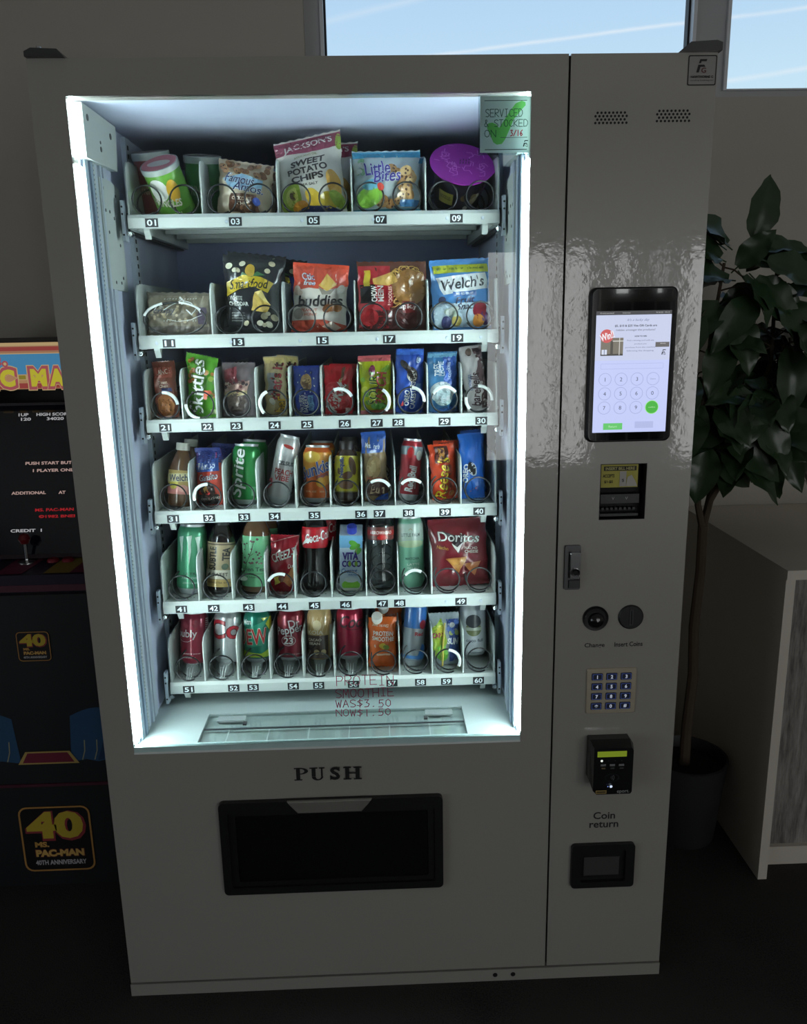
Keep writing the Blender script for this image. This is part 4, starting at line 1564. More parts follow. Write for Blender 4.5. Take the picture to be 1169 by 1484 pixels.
p.blobs(3, .3, .28, .75, .40, .18, [(150, 96, 50), (124, 76, 44)], 6, .8)
p.e(-.75, .26, .18, .08, (150, 140, 134))
p.p([(.1, .10), (.5, .18), (.8, .10), (.5, .04)], (226, 206, 196))
p.build('bag_print', o)
o2 = thing('15b', 'snack_packet', 'blue snack packet peeking out behind the red and white bag above tag 15', 'snack bag', .448, 1, -2, 3, .345)
b, p = bag(o2, .090, .128, .018, (40, 66, 150), seed=16)
p.t('buddies', 0, .5, .7, .12, (200, 206, 220))
p.build('bag_print', o2)

o = thing('17', 'noodle_tray', 'clear packed noodle tray with red band and vertical lettering, above tag 17', 'noodle tray', .626, 1, .5, 5, .256)
b, p = bag(o, .150, .150, .020, (92, 58, 48), seed=17, pw=.3, pinch=.01)
p.r(-.97, .05, -.05, .93, (170, 36, 46))
p.r(-.97, .04, .95, .30, (84, 40, 38))
p.r(-.92, .40, -.48, .66, (26, 24, 26))
p.r(-.80, .64, -.62, .86, (206, 180, 60))
p.t('CHOW', -.52, .53, .22, .085, (238, 236, 232), rot=90, bold=.02)
p.t('MEIN', -.33, .53, .22, .085, (238, 236, 232), rot=90, bold=.02)
p.r(-.16, .34, .04, .68, (150, 30, 40))
p.t('NOODLES', -.06, .5, .26, .05, (230, 200, 190), rot=90)
p.e(.50, .62, .50, .26, (140, 98, 52))
p.p([(-.55, .74), (0, .84), (.2, .70), (-.1, .64), (-.5, .66)], (206, 164, 86))
p.r(.30, .26, .66, .42, (120, 40, 40))
p.t('spicy', .48, .34, .26, .08, (214, 200, 196), bold=.03)
p.e(-.66, .20, .26, .12, (176, 40, 46))
p.build('tray_print', o)
nd = MB()
rnd = random.Random(21)
fb = bag_surface(.150, .150, .020, 17, .01, .06, .3)
for k in range(64):
    cx, cz = rnd.uniform(.002, .062), rnd.uniform(.058, .132)
    a0, rr = rnd.uniform(0, 6.28), rnd.uniform(.006, .014)
    pts = []
    for s in range(7):
        a = a0 + s * .55
        X, Z = cx + rr * math.cos(a), cz + rr * math.sin(a)
        x, y, z = fb(max(-.48, min(.48, X / .150)), max(.08, min(.92, Z / .150)))
        pts.append((x, -y - .0016, z))
    nd.tube(pts, .0011, 4, m=k % 2)
nb_ = nd.build('noodles', [mat('noodle', (214, 176, 100), rough=.4), mat('noodle_dark', (188, 142, 72), rough=.4)], o)
nb_['kind'] = 'stuff'

o = thing('19', 'fruit_snack_bag', 'light blue fruit snack bag with white name panel, above tag 19', 'snack bag', .778, 1, -2, 3, .252)
b, p = bag(o, .128, .152, .026, (84, 142, 206), seed=19, pinch=.02)
p.r(-.9, .80, .95, .91, (176, 184, 60))
p.t('Whole Fruit is our 1st Ingredient', 0, .855, .80, .05, (40, 70, 50))
p.r(-.95, .05, .98, .38, (196, 216, 230))
p.p([(-.85, .74), (.85, .79), (.95, .57), (-.62, .50)], (232, 236, 240))
p.t("Welch's", .04, .655, .74, .16, (40, 44, 56), rot=5, bold=.02)
p.r(-.3, .475, .5, .535, (40, 96, 170))
p.t('MIXED FRUIT', .1, .505, .30, .035, (230, 236, 240))
p.t('Fruit', .10, .42, .34, .09, (60, 56, 84), shear=.3, rot=3)
p.t('Snacks', .22, .335, .42, .09, (60, 56, 84), shear=.3, rot=3)
p.e(.62, .27, .24, .13, (150, 40, 56))
p.e(.78, .16, .16, .10, (96, 50, 110))
p.e(.55, .13, .20, .09, (228, 150, 70))
p.e(-.55, .12, .17, .09, (56, 56, 100))
p.e(-.2, .14, .17, .08, (196, 176, 96))
p.e(-.68, .43, .12, .05, (50, 54, 96))
p.blobs(5, -.5, .18, -.15, .32, .10, [(226, 232, 226), (190, 206, 190)], 6)
p.build('bag_print', o)

# ---------------------------------------------------------------- row 3
o = thing('21', 'cracker_pack', 'narrow brown sandwich cracker pack, above tag 21', 'cracker pack', .127, 2, -2, 6, .252)
b, p = bag(o, .050, .126, .018, (122, 66, 52), seed=21, pinch=.02, pw=.35)
p.r(-.75, .70, .75, .88, (146, 66, 50))
p.ot('LANCE', -.02, .80, .60, .09, (230, 214, 200), (90, 36, 30), rot=6)
p.t('Toast', .0, .62, .40, .05, (224, 200, 180))
p.t('Chee', .0, .555, .40, .05, (224, 200, 180))
p.r(-.2, .46, .7, .52, (40, 50, 110))
p.e(.05, .22, .72, .20, (176, 112, 66))
for k in range(9):
    p.e(-.35 + (k % 3) * .38, .32 - (k // 3) * .09, .05, .012, (96, 54, 34), 0, 6)
p.build('pack_print', o)

o = thing('22', 'candy_bag', 'bright green fruit candy bag with white lettering up its side, above tag 22', 'candy bag', .2060, 2, 1.5, 4, .250)
b, p = bag(o, .068, .137, .016, (92, 160, 50), seed=22, pinch=.02, skew=-.10)
p.blobs(12, -.9, .55, -.45, .95, .12, [(178, 96, 50), (140, 84, 50), (196, 140, 60)], 3)
p.blobs(12, .1, .30, .9, .75, .16, [(150, 170, 70), (176, 120, 60), (96, 130, 60), (206, 90, 60)], 5)
p.ot('Skittles', -.28, .50, .84, .44, (238, 240, 234), (70, 96, 50), rot=86, bold=.05, fat=.09)
p.r(.5, .06, .86, .14, (200, 214, 160))
p.build('bag_print', o)

o = thing('23', 'wrapped_cookie', 'clear and pink wrapped cookie packet, above tag 23', 'cookie packet', .284, 2, 1, 6, .252)
b, p = bag(o, .072, .120, .016, (116, 104, 108), seed=23)
p.p([(-.8, .85), (-.1, .92), (0, .62), (-.9, .55)], (146, 62, 72))
p.p([(-.9, .55), (.7, .66), (.6, .46), (-.8, .42)], (206, 166, 156))
p.p([(-.85, .46), (.6, .48), (.6, .40), (-.8, .36)], (206, 184, 140))
p.e(-.1, .26, .62, .17, (112, 96, 92))
p.e(-.2, .27, .40, .10, (140, 120, 112))
p.blobs(14, -.8, .45, .6, .68, .10, [(120, 60, 66), (220, 190, 176), (80, 70, 80)], 6)
p.t('cookie', -.1, .62, .5, .06, (80, 40, 50), rot=8)
p.build('packet_print', o)

o = thing('24', 'candy_bar', 'tan candy bar with red and yellow lettering running upward, above tag 24', 'candy bar', .366, 2, 0, 5, .252)
b, p = bag(o, .048, .131, .015, (196, 176, 134), seed=24, pinch=.02)
p.r(-.9, .88, .9, .97, (206, 184, 120))
p.r(-.65, .35, .05, .72, (150, 150, 150))
p.ot("that's it", .12, .58, .62, .50, (170, 44, 52), (60, 30, 24), rot=84, bold=.05)
p.ot('bar', .42, .20, .26, .5, (220, 176, 50), (90, 50, 30), rot=88, bold=.05)
p.e(-.3, .25, .25, .06, (220, 216, 200))
p.build('bar_print', o)
again('24', .010, .055, 'second tan candy bar behind the one above tag 24', roll=6)

o = thing('25', 'fig_bar', 'royal blue fig bar packet, above tag 25', 'snack bar', .435, 2, 0, 5, .250)
b, p = bag(o, .058, .110, .016, (44, 64, 150), seed=25, pinch=.02)
p.e(.0, .66, .42, .17, (190, 150, 100))
p.e(.02, .63, .34, .12, (120, 84, 60))
p.e(.02, .70, .30, .05, (214, 180, 130))
for k in range(9):
    a = R(20 + k * 40)
    p.e(.0 + .62 * math.cos(a), .66 + .22 * math.sin(a), .05, .02, (226, 230, 236), 0, 6)
p.t("NATURE'S", -.42, .24, .34, .17, (230, 232, 238), rot=88)
p.t('BAKERY', -.08, .23, .34, .17, (230, 232, 238), rot=88)
p.r(.12, .10, .50, .40, (120, 170, 214))
p.t('FIG BAR', .31, .25, .26, .15, (40, 56, 130), rot=88)
p.build('packet_print', o)

o = thing('26', 'wafer_bar', 'red chocolate wafer packet with white slanted lettering, above tag 26', 'candy bar', .504, 2, .5, 5, .250)
b, p = bag(o, .062, .110, .014, (186, 26, 38), seed=26, pinch=.01)
p.e(-.12, .38, .86, .30, (206, 60, 66), 40)
p.e(-.12, .38, .82, .285, (182, 22, 34), 40)
p.t('KitKat', -.15, .36, .62, .44, (240, 238, 234), rot=66, shear=.2, bold=.045)
p.p([(.05, .62), (.30, .66), (.55, .96), (.32, .94)], (110, 66, 44))
p.p([(.05, .62), (.30, .66), (.34, .74), (.1, .70)], (206, 176, 130))
p.p([(.3, .50), (.7, .62), (.75, .48), (.4, .36)], (110, 66, 44))
p.e(-.1, .40, .80, .33, (186, 26, 38)) if False else None
p.r(.45, .05, .75, .14, (226, 196, 190))
p.build('packet_print', o)
again('26', .006, .06, 'second red wafer packet behind the one above tag 26', roll=2)

o = thing('27', 'gummy_bag', 'lime yellow sour gummy bag with pink crimped ends, above tag 27', 'candy bag', .588, 2, -1, 4, .250)
b, p = bag(o, .072, .128, .018, (190, 196, 40), seed=27)
p.r(-1, .90, 1, 1, (196, 92, 96))
p.r(-1, .0, 1, .07, (206, 120, 120))
p.blobs(16, -.85, .12, .85, .88, .17, [(140, 176, 60), (206, 206, 70), (176, 190, 50), (110, 160, 60)], 4)
p.e(-.2, .74, .20, .10, (130, 40, 80))
p.ot('SOUR', -.14, .42, .50, .30, (40, 84, 46), (226, 226, 90), rot=84, bold=.06)
p.ot('PATCH', .32, .44, .54, .30, (206, 72, 50), (90, 40, 30), rot=84, bold=.06)
p.e(.1, .14, .5, .06, (110, 176, 80))
p.build('bag_print', o)

o = thing('28', 'cookie_sleeve', 'tall royal blue soft cookie packet, above tag 28', 'cookie packet', .661, 2, 1, 4, .250)
b, p = bag(o, .062, .142, .018, (40, 78, 170), seed=28, pinch=.02)
p.r(-.95, .90, .95, .98, (60, 110, 206))
p.e(-.25, .72, .22, .13, (44, 32, 32), 40)
p.e(.15, .60, .36, .12, (52, 38, 36), 20)
p.e(.12, .575, .34, .09, (228, 224, 216), 20)
p.e(.15, .62, .34, .10, (52, 38, 36), 20)
p.e(.62, .82, .16, .05, (210, 224, 240))
p.t('OREO', -.25, .24, .24, .19, (236, 238, 240), rot=88, bold=.04)
p.t('CAKESTERS', .20, .28, .42, .18, (236, 238, 240), rot=88, bold=.02)
p.r(.45, .36, .8, .46, (110, 150, 206))
p.p([(-.75, .10), (-.45, .12), (-.5, .2)], (206, 60, 66))
p.build('packet_print', o)

o = thing('29', 'cookie_packet', 'two tone blue packet with a white swirl, above tag 29', 'cookie packet', .7360, 2, -1, 4, .250)
b, p = bag(o, .066, .134, .018, (66, 126, 176), seed=29, pinch=.02)
p.r(.05, .42, .95, .94, (44, 86, 170))
p.r(-.95, .90, .95, .97, (120, 176, 206))
p.e(-.1, .34, .80, .17, (206, 216, 222), 8)
p.e(.0, .24, .60, .13, (186, 210, 216), -6)
p.t('TRES', -.35, .70, .20, .24, (220, 230, 236), rot=88, bold=.02)
p.t('LECHE', -.10, .72, .24, .2, (200, 216, 230), rot=88)
p.t('cookies', .4, .70, .24, .15, (190, 206, 230), rot=88)
p.p([(-.9, .02), (.95, .02), (.95, .12), (-.1, .08)], (40, 90, 160))
p.build('packet_print', o)

o = thing('30', 'protein_bar', 'silver white protein bar with dark pink marbling, leaning left above tag 30', 'snack bar', .815, 2, -7.5, 5, .252)
b, p = bag(o, .050, .147, .016, (206, 200, 200), seed=30, pinch=.02)
p.p([(.1, .95), (.98, .95), (.98, .05), (.35, .05), (.55, .4), (.2, .6), (.5, .75)], (112, 84, 88))
p.blobs(14, .2, .1, .95, .95, .16, [(90, 66, 70), (150, 128, 128), (206, 196, 196)], 3)
p.e(-.2, .90, .26, .06, (112, 90, 80))
p.t('barebells', -.05, .34, .50, .40, (70, 44, 52), rot=86, shear=.2, bold=.02)
p.t('COOKIES', -.45, .45, .24, .14, (90, 110, 150), rot=86)
p.build('bar_print', o)

# ---------------------------------------------------------------- row 4
BOT = [(0, .01), (.86, 0), (.97, .012), (1, .035), (1, .50), (.97, .58), (.80, .70), (.58, .80), (.47, .845), (.46, .87), (0, .87)]


def bottle(root, r, h, prof, base, cap_r, cap_h, cap_col, clear=False, name='bottle_body'):
    if clear:
        m = thin_glass('clear_pet', (206, 216, 220), 5.0, .14)
    else:
        m = mat('bottle_%d_%d_%d' % base, base, rough=.18, vary=.06, coat=.4)
    b, p = lathe_body(root, r, h, prof, [m], lambda q: 0, name)
    top = prof[-1][1] * h
    MB().lathe([(cap_r, top - .002), (cap_r, top + cap_h * .9), (cap_r * .93, top + cap_h), (0, top + cap_h)], 22).build('bottle_cap', mat('cap_%d_%d_%d' % cap_col, cap_col, rough=.4), root, smooth=True)
    return b, p


def sleeve(root, r, z0, z1, col, h, name='label_sleeve'):
    m = mat('sleeve_%d_%d_%d' % col, col, rough=.32, vary=.04)
    MB().lathe([(r + .0004, z0), (r + .0004, z1)], 30).build(name, m, root, smooth=True)

    def fn(X, Z, lift):
        a = X / r
        q = r + .0004 + lift
        return (q * math.sin(a), -q * math.cos(a), z0 + Z)
    return Print(fn, 2.6 * r, z1 - z0, fine=.006, lift=.0005)


o = thing('31', 'juice_bottle', 'brown juice bottle with white cap and fruit label, above tag 31', 'bottle', .131, 3, 6, 9, .268)
b, p = bottle(o, .0275, .148, BOT, (104, 74, 52), .0155, .015, (206, 204, 196))
p = sleeve(o, .0275, .028, .082, (190, 160, 96), .148)
p.r(-1, 0, 1, .35, (206, 130, 126))
p.e(-.3, .45, .3, .25, (214, 196, 80))
p.p([(-.9, .82), (.9, .92), (.9, .56), (-.9, .48)], (216, 206, 160))
p.t("Welch's", .1, .70, .72, .30, (40, 50, 90), rot=4, bold=.02)
p.e(.3, .25, .3, .15, (220, 160, 150))
p.build('label_print', o)
again('31', .006, .060, 'second brown juice bottle behind the one above tag 31', lean=7)

o = thing('32', 'cake_packet', 'red and blue chocolate cake packet, above tag 32', 'snack bag', .2030, 3, 0, 8, .262)
b, p = bag(o, .058, .132, .018, (206, 70, 52), seed=32, pinch=.02)
p.r(-1, .74, 1, 1, (36, 50, 120))
p.p([(-.9, .74), (.8, .82), (.9, .60), (-.9, .58)], (50, 84, 160))
p.t('Bimbo', -.05, .69, .66, .12, (226, 232, 240), rot=6, bold=.03)
p.ot('Gansito', .0, .50, .70, .12, (236, 230, 226), (56, 40, 110), rot=8, bold=.03)
p.r(-.9, .02, .75, .20, (36, 30, 32))
p.e(-.05, .28, .58, .14, (56, 34, 30))
p.p([(-.35, .30), (-.1, .36), (.0, .24), (-.3, .2)], (226, 186, 110))
p.e(-.1, .23, .2, .04, (176, 50, 50))
p.t('CHOCOLATE', -.1, .12, .5, .04, (220, 210, 200))
p.t('CAKE', .55, .14, .3, .04, (220, 210, 200))
p.build('packet_print', o)
again('32', .016, .06, 'second red and blue cake packet behind the one above tag 32', roll=5)

o = thing('33', 'lemon_soda_can', 'tall green lemon soda can with white vertical lettering, above tag 33', 'can', .281, 3, 3.5, 8, .272)
b, p = can(o, .0315, .137, (36, 130, 62), .085)
p.ot('Sprite', -.28, .52, .80, .44, (238, 240, 236), (16, 70, 36), rot=86, shear=.15, bold=.06)
p.r(.42, .15, .70, .30, (120, 190, 140))
p.r(-.95, .44, -.7, .47, (190, 210, 60))
p.build('can_print', o)
again('33', .008, .068, 'second green lemon soda can behind the one above tag 33')

o = thing('34', 'energy_drink_can', 'slim white energy drink can leaning far right, above tag 34', 'can', .354, 3, 13, 8, .268)
b, p = can(o, .0265, .158, (204, 204, 204), .12)
p.t('CELSIUS', .12, .60, .52, .06, (50, 52, 58), bold=.03)
p.t('PEACH', .10, .47, .62, .085, (170, 40, 46), bold=.02)
p.t('VIBE', .02, .38, .50, .075, (170, 40, 46), bold=.02)
p.e(-.1, .76, .22, .06, (214, 216, 216))
p.e(.1, .84, .35, .025, (196, 60, 56), -12)
p.p([(-1, .16), (-.5, .26), (-.6, .36), (-1, .34)], (176, 60, 70))
p.build('can_print', o)

o = thing('35', 'orange_soda_can', 'orange soda can with blue diagonal lettering, above tag 35', 'can', .446, 3, 2, 8, .272)
b, p = can(o, .0325, .130, (206, 98, 36), .105)
p.p([(-1.1, .88), (1.1, .88), (1.1, .62), (-1.1, .50)], (222, 150, 50))
p.e(-.3, .80, .5, .10, (232, 190, 80))
p.ot('Sunkist', -.02, .60, .98, .22, (40, 66, 150), (222, 230, 240), rot=20, shear=.2, bold=.03)
p.t('ORANGE', .3, .47, .34, .05, (60, 60, 110), rot=18)
p.e(.25, .36, .28, .09, (232, 170, 40))
p.e(.55, .40, .22, .08, (226, 150, 40))
p.t('12 FL OZ', -.3, .2, .3, .03, (240, 220, 190))
p.t('355 mL', .4, .2, .25, .03, (240, 220, 190))
p.build('can_print', o)
again('35', .004, .070, 'second orange soda can behind the one above tag 35')

o = thing('36', 'chocolate_milk_bottle', 'yellow chocolate milk bottle with dark brown cap, above tag 36', 'bottle', .514, 3, 1.5, 9, .268)
pf = [(0, .01), (.88, 0), (.98, .02), (1, .05), (1, .14), (.985, .16), (.96, .30), (.97, .50), (.99, .60), (.90, .74), (.70, .82), (.62, .84), (0, .84)]
b, p = bottle(o, .0285, .142, pf, (58, 42, 36), .0175, .020, (40, 32, 30))
pr_ = Print(p.fn, 2.6 * .0285, .142, fine=.006, lift=.0006)
pr_.r(-1.15, .17, 1.15, .74, (206, 190, 50))
pr_.r(-1.15, .16, 1.15, .18, (130, 120, 50))
pr_.t('Nesquik', -.30, .56, .34, .19, (44, 56, 110), rot=88, bold=.05)
pr_.e(.38, .58, .22, .15, (104, 66, 44), 14)
pr_.e(.05, .43, .34, .06, (104, 66, 44), 20)
pr_.e(-.05, .28, .48, .07, (110, 72, 50), -6)
pr_.e(-.5, .50, .1, .05, (104, 66, 44))
pr_.build('label_print', o)
again('36', .004, .062, 'second chocolate milk bottle behind the one above tag 36')

o = thing('37', 'honey_bun', 'tall wrapped honey bun with blue top, above tag 37', 'pastry packet', .584, 3, -2.5, 7, .262)
b, p = bag(o, .056, .160, .018, (150, 124, 92), seed=37, pinch=.06)
p.r(-1, .70, 1, 1, (44, 84, 160))
p.t("Mrs. Fresh", -.1, .80, .6, .07, (226, 232, 240), rot=-10, bold=.02)
p.e(-.1, .50, .62, .16, (176, 148, 100))
p.e(-.2, .50, .3, .09, (196, 172, 124))
p.p([(-.9, .28), (.9, .34), (.95, .06), (-.8, .10)], (84, 44, 40))
p.t('Honey', -.1, .33, .68, .09, (196, 96, 66), shear=.3, bold=.02)
p.t('Bun', .05, .18, .62, .13, (226, 196, 160), shear=.3, bold=.03)
p.p([(-.2, .02), (.95, .02), (.95, .12), (.3, .09)], (50, 96, 190))
p.build('packet_print', o)

o = thing('38', 'red_energy_can', 'slim red energy drink can with pale base, leaning right above tag 38', 'can', .654, 3, 6, 8, .268)
b, p = can(o, .0245, .141, (160, 40, 52), .12)
p.r(-1.15, .74, 1.15, .88, (96, 110, 116))
p.e(-.1, .78, .25, .09, (186, 40, 44))
p.e(.55, .74, .25, .08, (190, 190, 184))
p.t('Red Bull', .05, .36, .42, .28, (226, 226, 226), rot=82, bold=.04)
p.r(.3, .2, .45, .4, (190, 150, 150))
p.build('can_print', o)

o = thing('39', 'peanut_butter_cups', 'orange red peanut butter cup packet with yellow lettering, above tag 39', 'candy bar', .741, 3, -4.5, 8, .260)
b, p = bag(o, .058, .130, .014, (214, 70, 36), seed=39, pinch=.01)
p.r(-.55, .66, .5, .95, (90, 44, 36))
p.r(-.3, .70, .2, .92, (190, 130, 56))
p.ot("Reese's", -.12, .40, .74, .48, (232, 196, 40), (96, 40, 24), rot=80, shear=.2, bold=.05)
p.t('PEANUT BUTTER', .50, .42, .42, .12, (70, 34, 26), rot=86, bold=.02)
p.e(.5, .12, .2, .05, (230, 150, 90))
p.build('packet_print', o)
again('39', .008, .05, 'second orange red candy packet behind the one above tag 39', roll=-1)

o = thing('40', 'cookie_tube', 'bright blue cookie packet shaped like a roll, above tag 40', 'cookie packet', .806, 3, -3, 7, .264)
b, p = bag(o, .054, .152, .022, (34, 104, 200), seed=40, pinch=.02, pw=.4)
p.t('OREO', -.62, .40, .28, .22, (236, 240, 244), rot=86, bold=.05)
p.e(-.05, .46, .34, .11, (214, 220, 226), 20)
p.e(-.10, .47, .32, .10, (40, 34, 38), 20)
p.blobs(5, -.7, .08, .3, .2, .06, [(120, 90, 190), (190, 60, 90)], 2)
p.build('packet_print', o)
again('40', .012, .06, 'second bright blue cookie packet behind the one above tag 40')

# ---------------------------------------------------------------- row 5
o = thing('41', 'green_energy_can', 'tall mint green energy drink can with claw logo, above tag 41', 'can', .140, 4, 3.5, 8, .276)
b, p = can(o, .0335, .163, (78, 156, 118), .07)
rnd = random.Random(3)
for k, (a, b0, b1) in enumerate(((-.45, .82, .46), (.0, .83, .42), (.45, .82, .48))):
    pts = [(a - .14, b0), (a + .16, b0 + .02), (a + .10, b0 - .10), (a + .12, (b0 + b1) / 2), (a + .02, b1), (a - .02, (b0 + b1) / 2 + .03), (a - .06, b0 - .08)]
    p.p(pts, (206, 226, 214))
p.t('ULTRA', .15, .30, .40, .04, (40, 80, 64), bold=.02)
p.t('PARADISE', .1, .24, .44, .03, (190, 214, 200))
p.t('ZERO SUGAR', .1, .17, .4, .025, (190, 214, 200))
p.build('can_print', o)

o = thing('42', 'tea_bottle', 'dark tea bottle with tan label reading upward, above tag 42', 'bottle', .208, 4, 4, 8, .276)
pf = [(0, .01), (.90, 0), (.98, .015), (1, .05), (1, .66), (.96, .72), (.70, .84), (.55, .89), (.52, .90), (0, .90)]
b, p = bottle(o, .0315, .178, pf, (34, 28, 28), .0185, .016, (30, 28, 30))
p = sleeve(o, .0315, .016, .120, (168, 150, 118), .178)
p.r(-1.1, .94, 1.1, .97, (90, 76, 60))
p.t('SUBTLE', -.36, .64, .52, .22, (44, 42, 42), rot=88, bold=.03)
p.t('TEA', .40, .74, .30, .22, (44, 42, 42), rot=88, bold=.03)
p.e(.35, .46, .2, .07, (84, 100, 80), 20)
p.r(-1.1, .18, 1.1, .38, (206, 200, 184))
p.t('SWEET', .1, .28, .42, .08, (40, 36, 34), bold=.02)
p.r(-1.1, .0, 1.1, .16, (186, 158, 96))
p.t('BREWED TEA 16 FL OZ', .1, .10, .7, .04, (90, 70, 50))
p.build('label_print', o)

o = thing('43', 'green_tea_bottle', 'pale green tea bottle with cherry branch artwork, above tag 43', 'bottle', .291, 4, 3, 8, .276)
pf = [(0, .01), (.90, 0), (.98, .012), (1, .04), (1, .80), (.92, .86), (.70, .95), (.62, .97), (0, .97)]
b, p = bottle(o, .032, .172, pf, (100, 72, 50), .019, .016, (110, 170, 110))
p = sleeve(o, .032, .014, .132, (118, 190, 142), .172)
p.mstroke([(-.025, .03), (-.018, .055), (-.012, .07), (-.006, .085), (-.002, .105)], .0014, (70, 56, 50))
p.mstroke([(-.018, .055), (-.024, .075), (-.022, .10)], .001, (70, 56, 50))
p.mstroke([(-.012, .07), (-.002, .078)], .001, (70, 56, 50))
p.blobs(26, -.85, .45, .3, .96, .05, [(92, 56, 66), (110, 76, 80), (80, 60, 60)], 3)
p.blobs(8, -.2, .45, .5, .62, .05, [(92, 56, 66), (110, 76, 80)], 5)
p.mstroke([(.024, .02), (.025, .06)], .0016, (90, 110, 60))
p.t('Green Tea', -.1, .36, .6, .08, (50, 70, 60), bold=.02)
p.t('with Ginseng', -.1, .27, .5, .05, (90, 110, 90), shear=.3)
p.t('and Honey', -.1, .20, .4, .05, (90, 110, 90), shear=.3)
p.e(-.5, .17, .25, .05, (206, 226, 206))
p.build('label_print', o)
again('43', .010, .070, 'second pale green tea bottle behind the one above tag 43')

o = thing('44', 'cheese_cracker_bag', 'dark red cheese cracker bag leaning right, above tag 44', 'snack bag', .358, 4, 4, 9, .258)
b, p = bag(o, .066, .136, .018, (142, 24, 38), seed=44, pinch=.01)
for k in range(3):
    p.p([(-1, .86 - .012 * k), (1, 1.0 - .012 * k), (1, .99 - .012 * k), (-1, .85 - .012 * k)], (196, 150, 150)) if k == 0 else None
p.ot('CHEEZ-IT', .05, .66, .92, .15, (232, 226, 220), (120, 16, 28), rot=20, bold=.05)
p.t('Duoz', .62, .48, .34, .07, (226, 200, 190), rot=14, shear=.3)
p.p([(.0, .20), (.6, .46), (.95, .38), (.5, .10)], (176, 104, 48))
p.p([(-.6, .12), (-.2, .18), (-.15, .30), (-.6, .26)], (214, 184, 80))
p.e(-.1, .25, .2, .06, (120, 60, 30))
p.build('bag_print', o)

o = thing('45', 'cola_bottle', 'dark cola bottle with red label and petal base, above tag 45', 'bottle', .432, 4, 1.5, 8, .276)
pf = [(0, .02), (.60, .0), (.85, .01), (.97, .05), (1, .10), (.97, .20), (.86, .32), (.84, .42), (.98, .56), (1, .62), (.97, .72), (.70, .88), (.42, .95), (.40, .97), (0, .97)]
b, p = bottle(o, .0315, .200, pf, (22, 16, 18), .0145, .014, (170, 26, 34))
pq = Print(p.fn, 2.6 * .0315, .200, fine=.006, lift=.0006)
pq.r(-1.15, .50, 1.15, .745, (186, 28, 40))
pq.ot('Coca-Cola', .25, .64, .80, .11, (240, 238, 236), (170, 22, 34), rot=12, shear=.35, bold=.02)
pq.p([(-1, .52), (-.4, .62), (.0, .60), (-.5, .56)], (232, 230, 228))
pq.build('label_print', o)
ft = MB()
for k in range(5):
    a = R(-90 + 72 * k)
    ft.tube([(.012 * math.cos(a), .012 * math.sin(a), .004), (.024 * math.cos(a), .024 * math.sin(a), .003), (.0305 * math.cos(a), .0305 * math.sin(a), .018), (.0300 * math.cos(a), .0300 * math.sin(a), .046)], [.004, .006, .005, .001], 8)
ft.build('petal_base', mat('bottle_22_16_18', (22, 16, 18)), o, smooth=True)
again('45', .012, .068, 'second dark cola bottle behind the one above tag 45', roll=3)

o = thing('46', 'coconut_water_carton', 'white and blue coconut water carton with blue cap, above tag 46', 'carton', .517, 4, 1.5, 7, .268)
cb_ = MB()
wq, dq, hq = .0265, .020, .150
cb_.add([(-wq, -dq, 0), (wq, -dq, 0), (wq, dq, 0), (-wq, dq, 0), (-wq, -dq, hq * .86), (wq, -dq, hq * .86), (wq, dq, hq), (-wq, dq, hq)],
        [(0, 3, 2, 1), (4, 5, 6, 7), (0, 1, 5, 4), (1, 2, 6, 5), (2, 3, 7, 6), (3, 0, 4, 7)])
cb_.build('carton_body', mat('carton_white', (196, 214, 228), rough=.35, vary=.03), o)
p = Print(lambda X, Z, l: (X, -dq - l, Z), .053, .129, fine=.05, lift=.0003)
p.r(-1, .78, 1, 1, (120, 176, 216))
p.e(.35, .80, .5, .05, (90, 160, 60), 20)
p.e(.2, .86, .4, .05, (100, 170, 66), -24)
p.e(.6, .72, .35, .05, (84, 150, 60), 50)
p.r(.42, .55, .50, .78, (150, 130, 96))
p.t('VITA', -.05, .63, .70, .14, (60, 40, 130), bold=.05)
p.t('COCO', .05, .49, .84, .12, (60, 40, 130), bold=.05)
p.e(-.12, .49, .13, .05, (140, 180, 60))
p.e(.45, .49, .13, .05, (140, 180, 60))
p.t('Coconut', -.15, .365, .7, .08, (40, 90, 160), shear=.3)
p.t('WATER', .15, .29, .4, .035, (40, 90, 160))
p.e(0, .10, .8, .10, (126, 186, 60))
p.e(.0, .20, .6, .05, (222, 232, 236))
p.r(-1, 0, 1, .05, (206, 214, 200))
p.build('carton_print', o)
MB().lathe([(.0115, 0), (.0115, .016), (.010, .018), (0, .018)], 20).build('carton_cap', mat('cap_blue', (40, 56, 160), rough=.35), o, smooth=True, loc=(.002, -.006, .136), rot=(R(28), 0, 0))

o = thing('47', 'water_bottle', 'clear water bottle with red and dark label, above tag 47', 'bottle', .5885, 4, .5, 7, .276)
pf = [(0, .02), (.7, .0), (.92, .012), (1, .05), (1, .14), (.93, .18), (1, .22), (.94, .27), (1, .32), (.95, .37), (1, .42), (.92, .47), (1, .52), (1, .56), (.98, .58), (.98, .74), (.96, .76), (.75, .88), (.42, .95), (.40, .97), (0, .97)]
b, p = bottle(o, .0315, .198, pf, (0, 0, 0), .0145, .014, (226, 230, 232), clear=True)
p = sleeve(o, .0312, .116, .146, (104, 54, 50), .198)
p.r(-1.1, .35, 1.1, .75, (160, 50, 46))
p.t('ARROWHEAD', .0, .58, .66, .26, (226, 206, 200), bold=.03)
p.e(.1, .2, .3, .18, (190, 40, 40))
p.build('label_print', o)

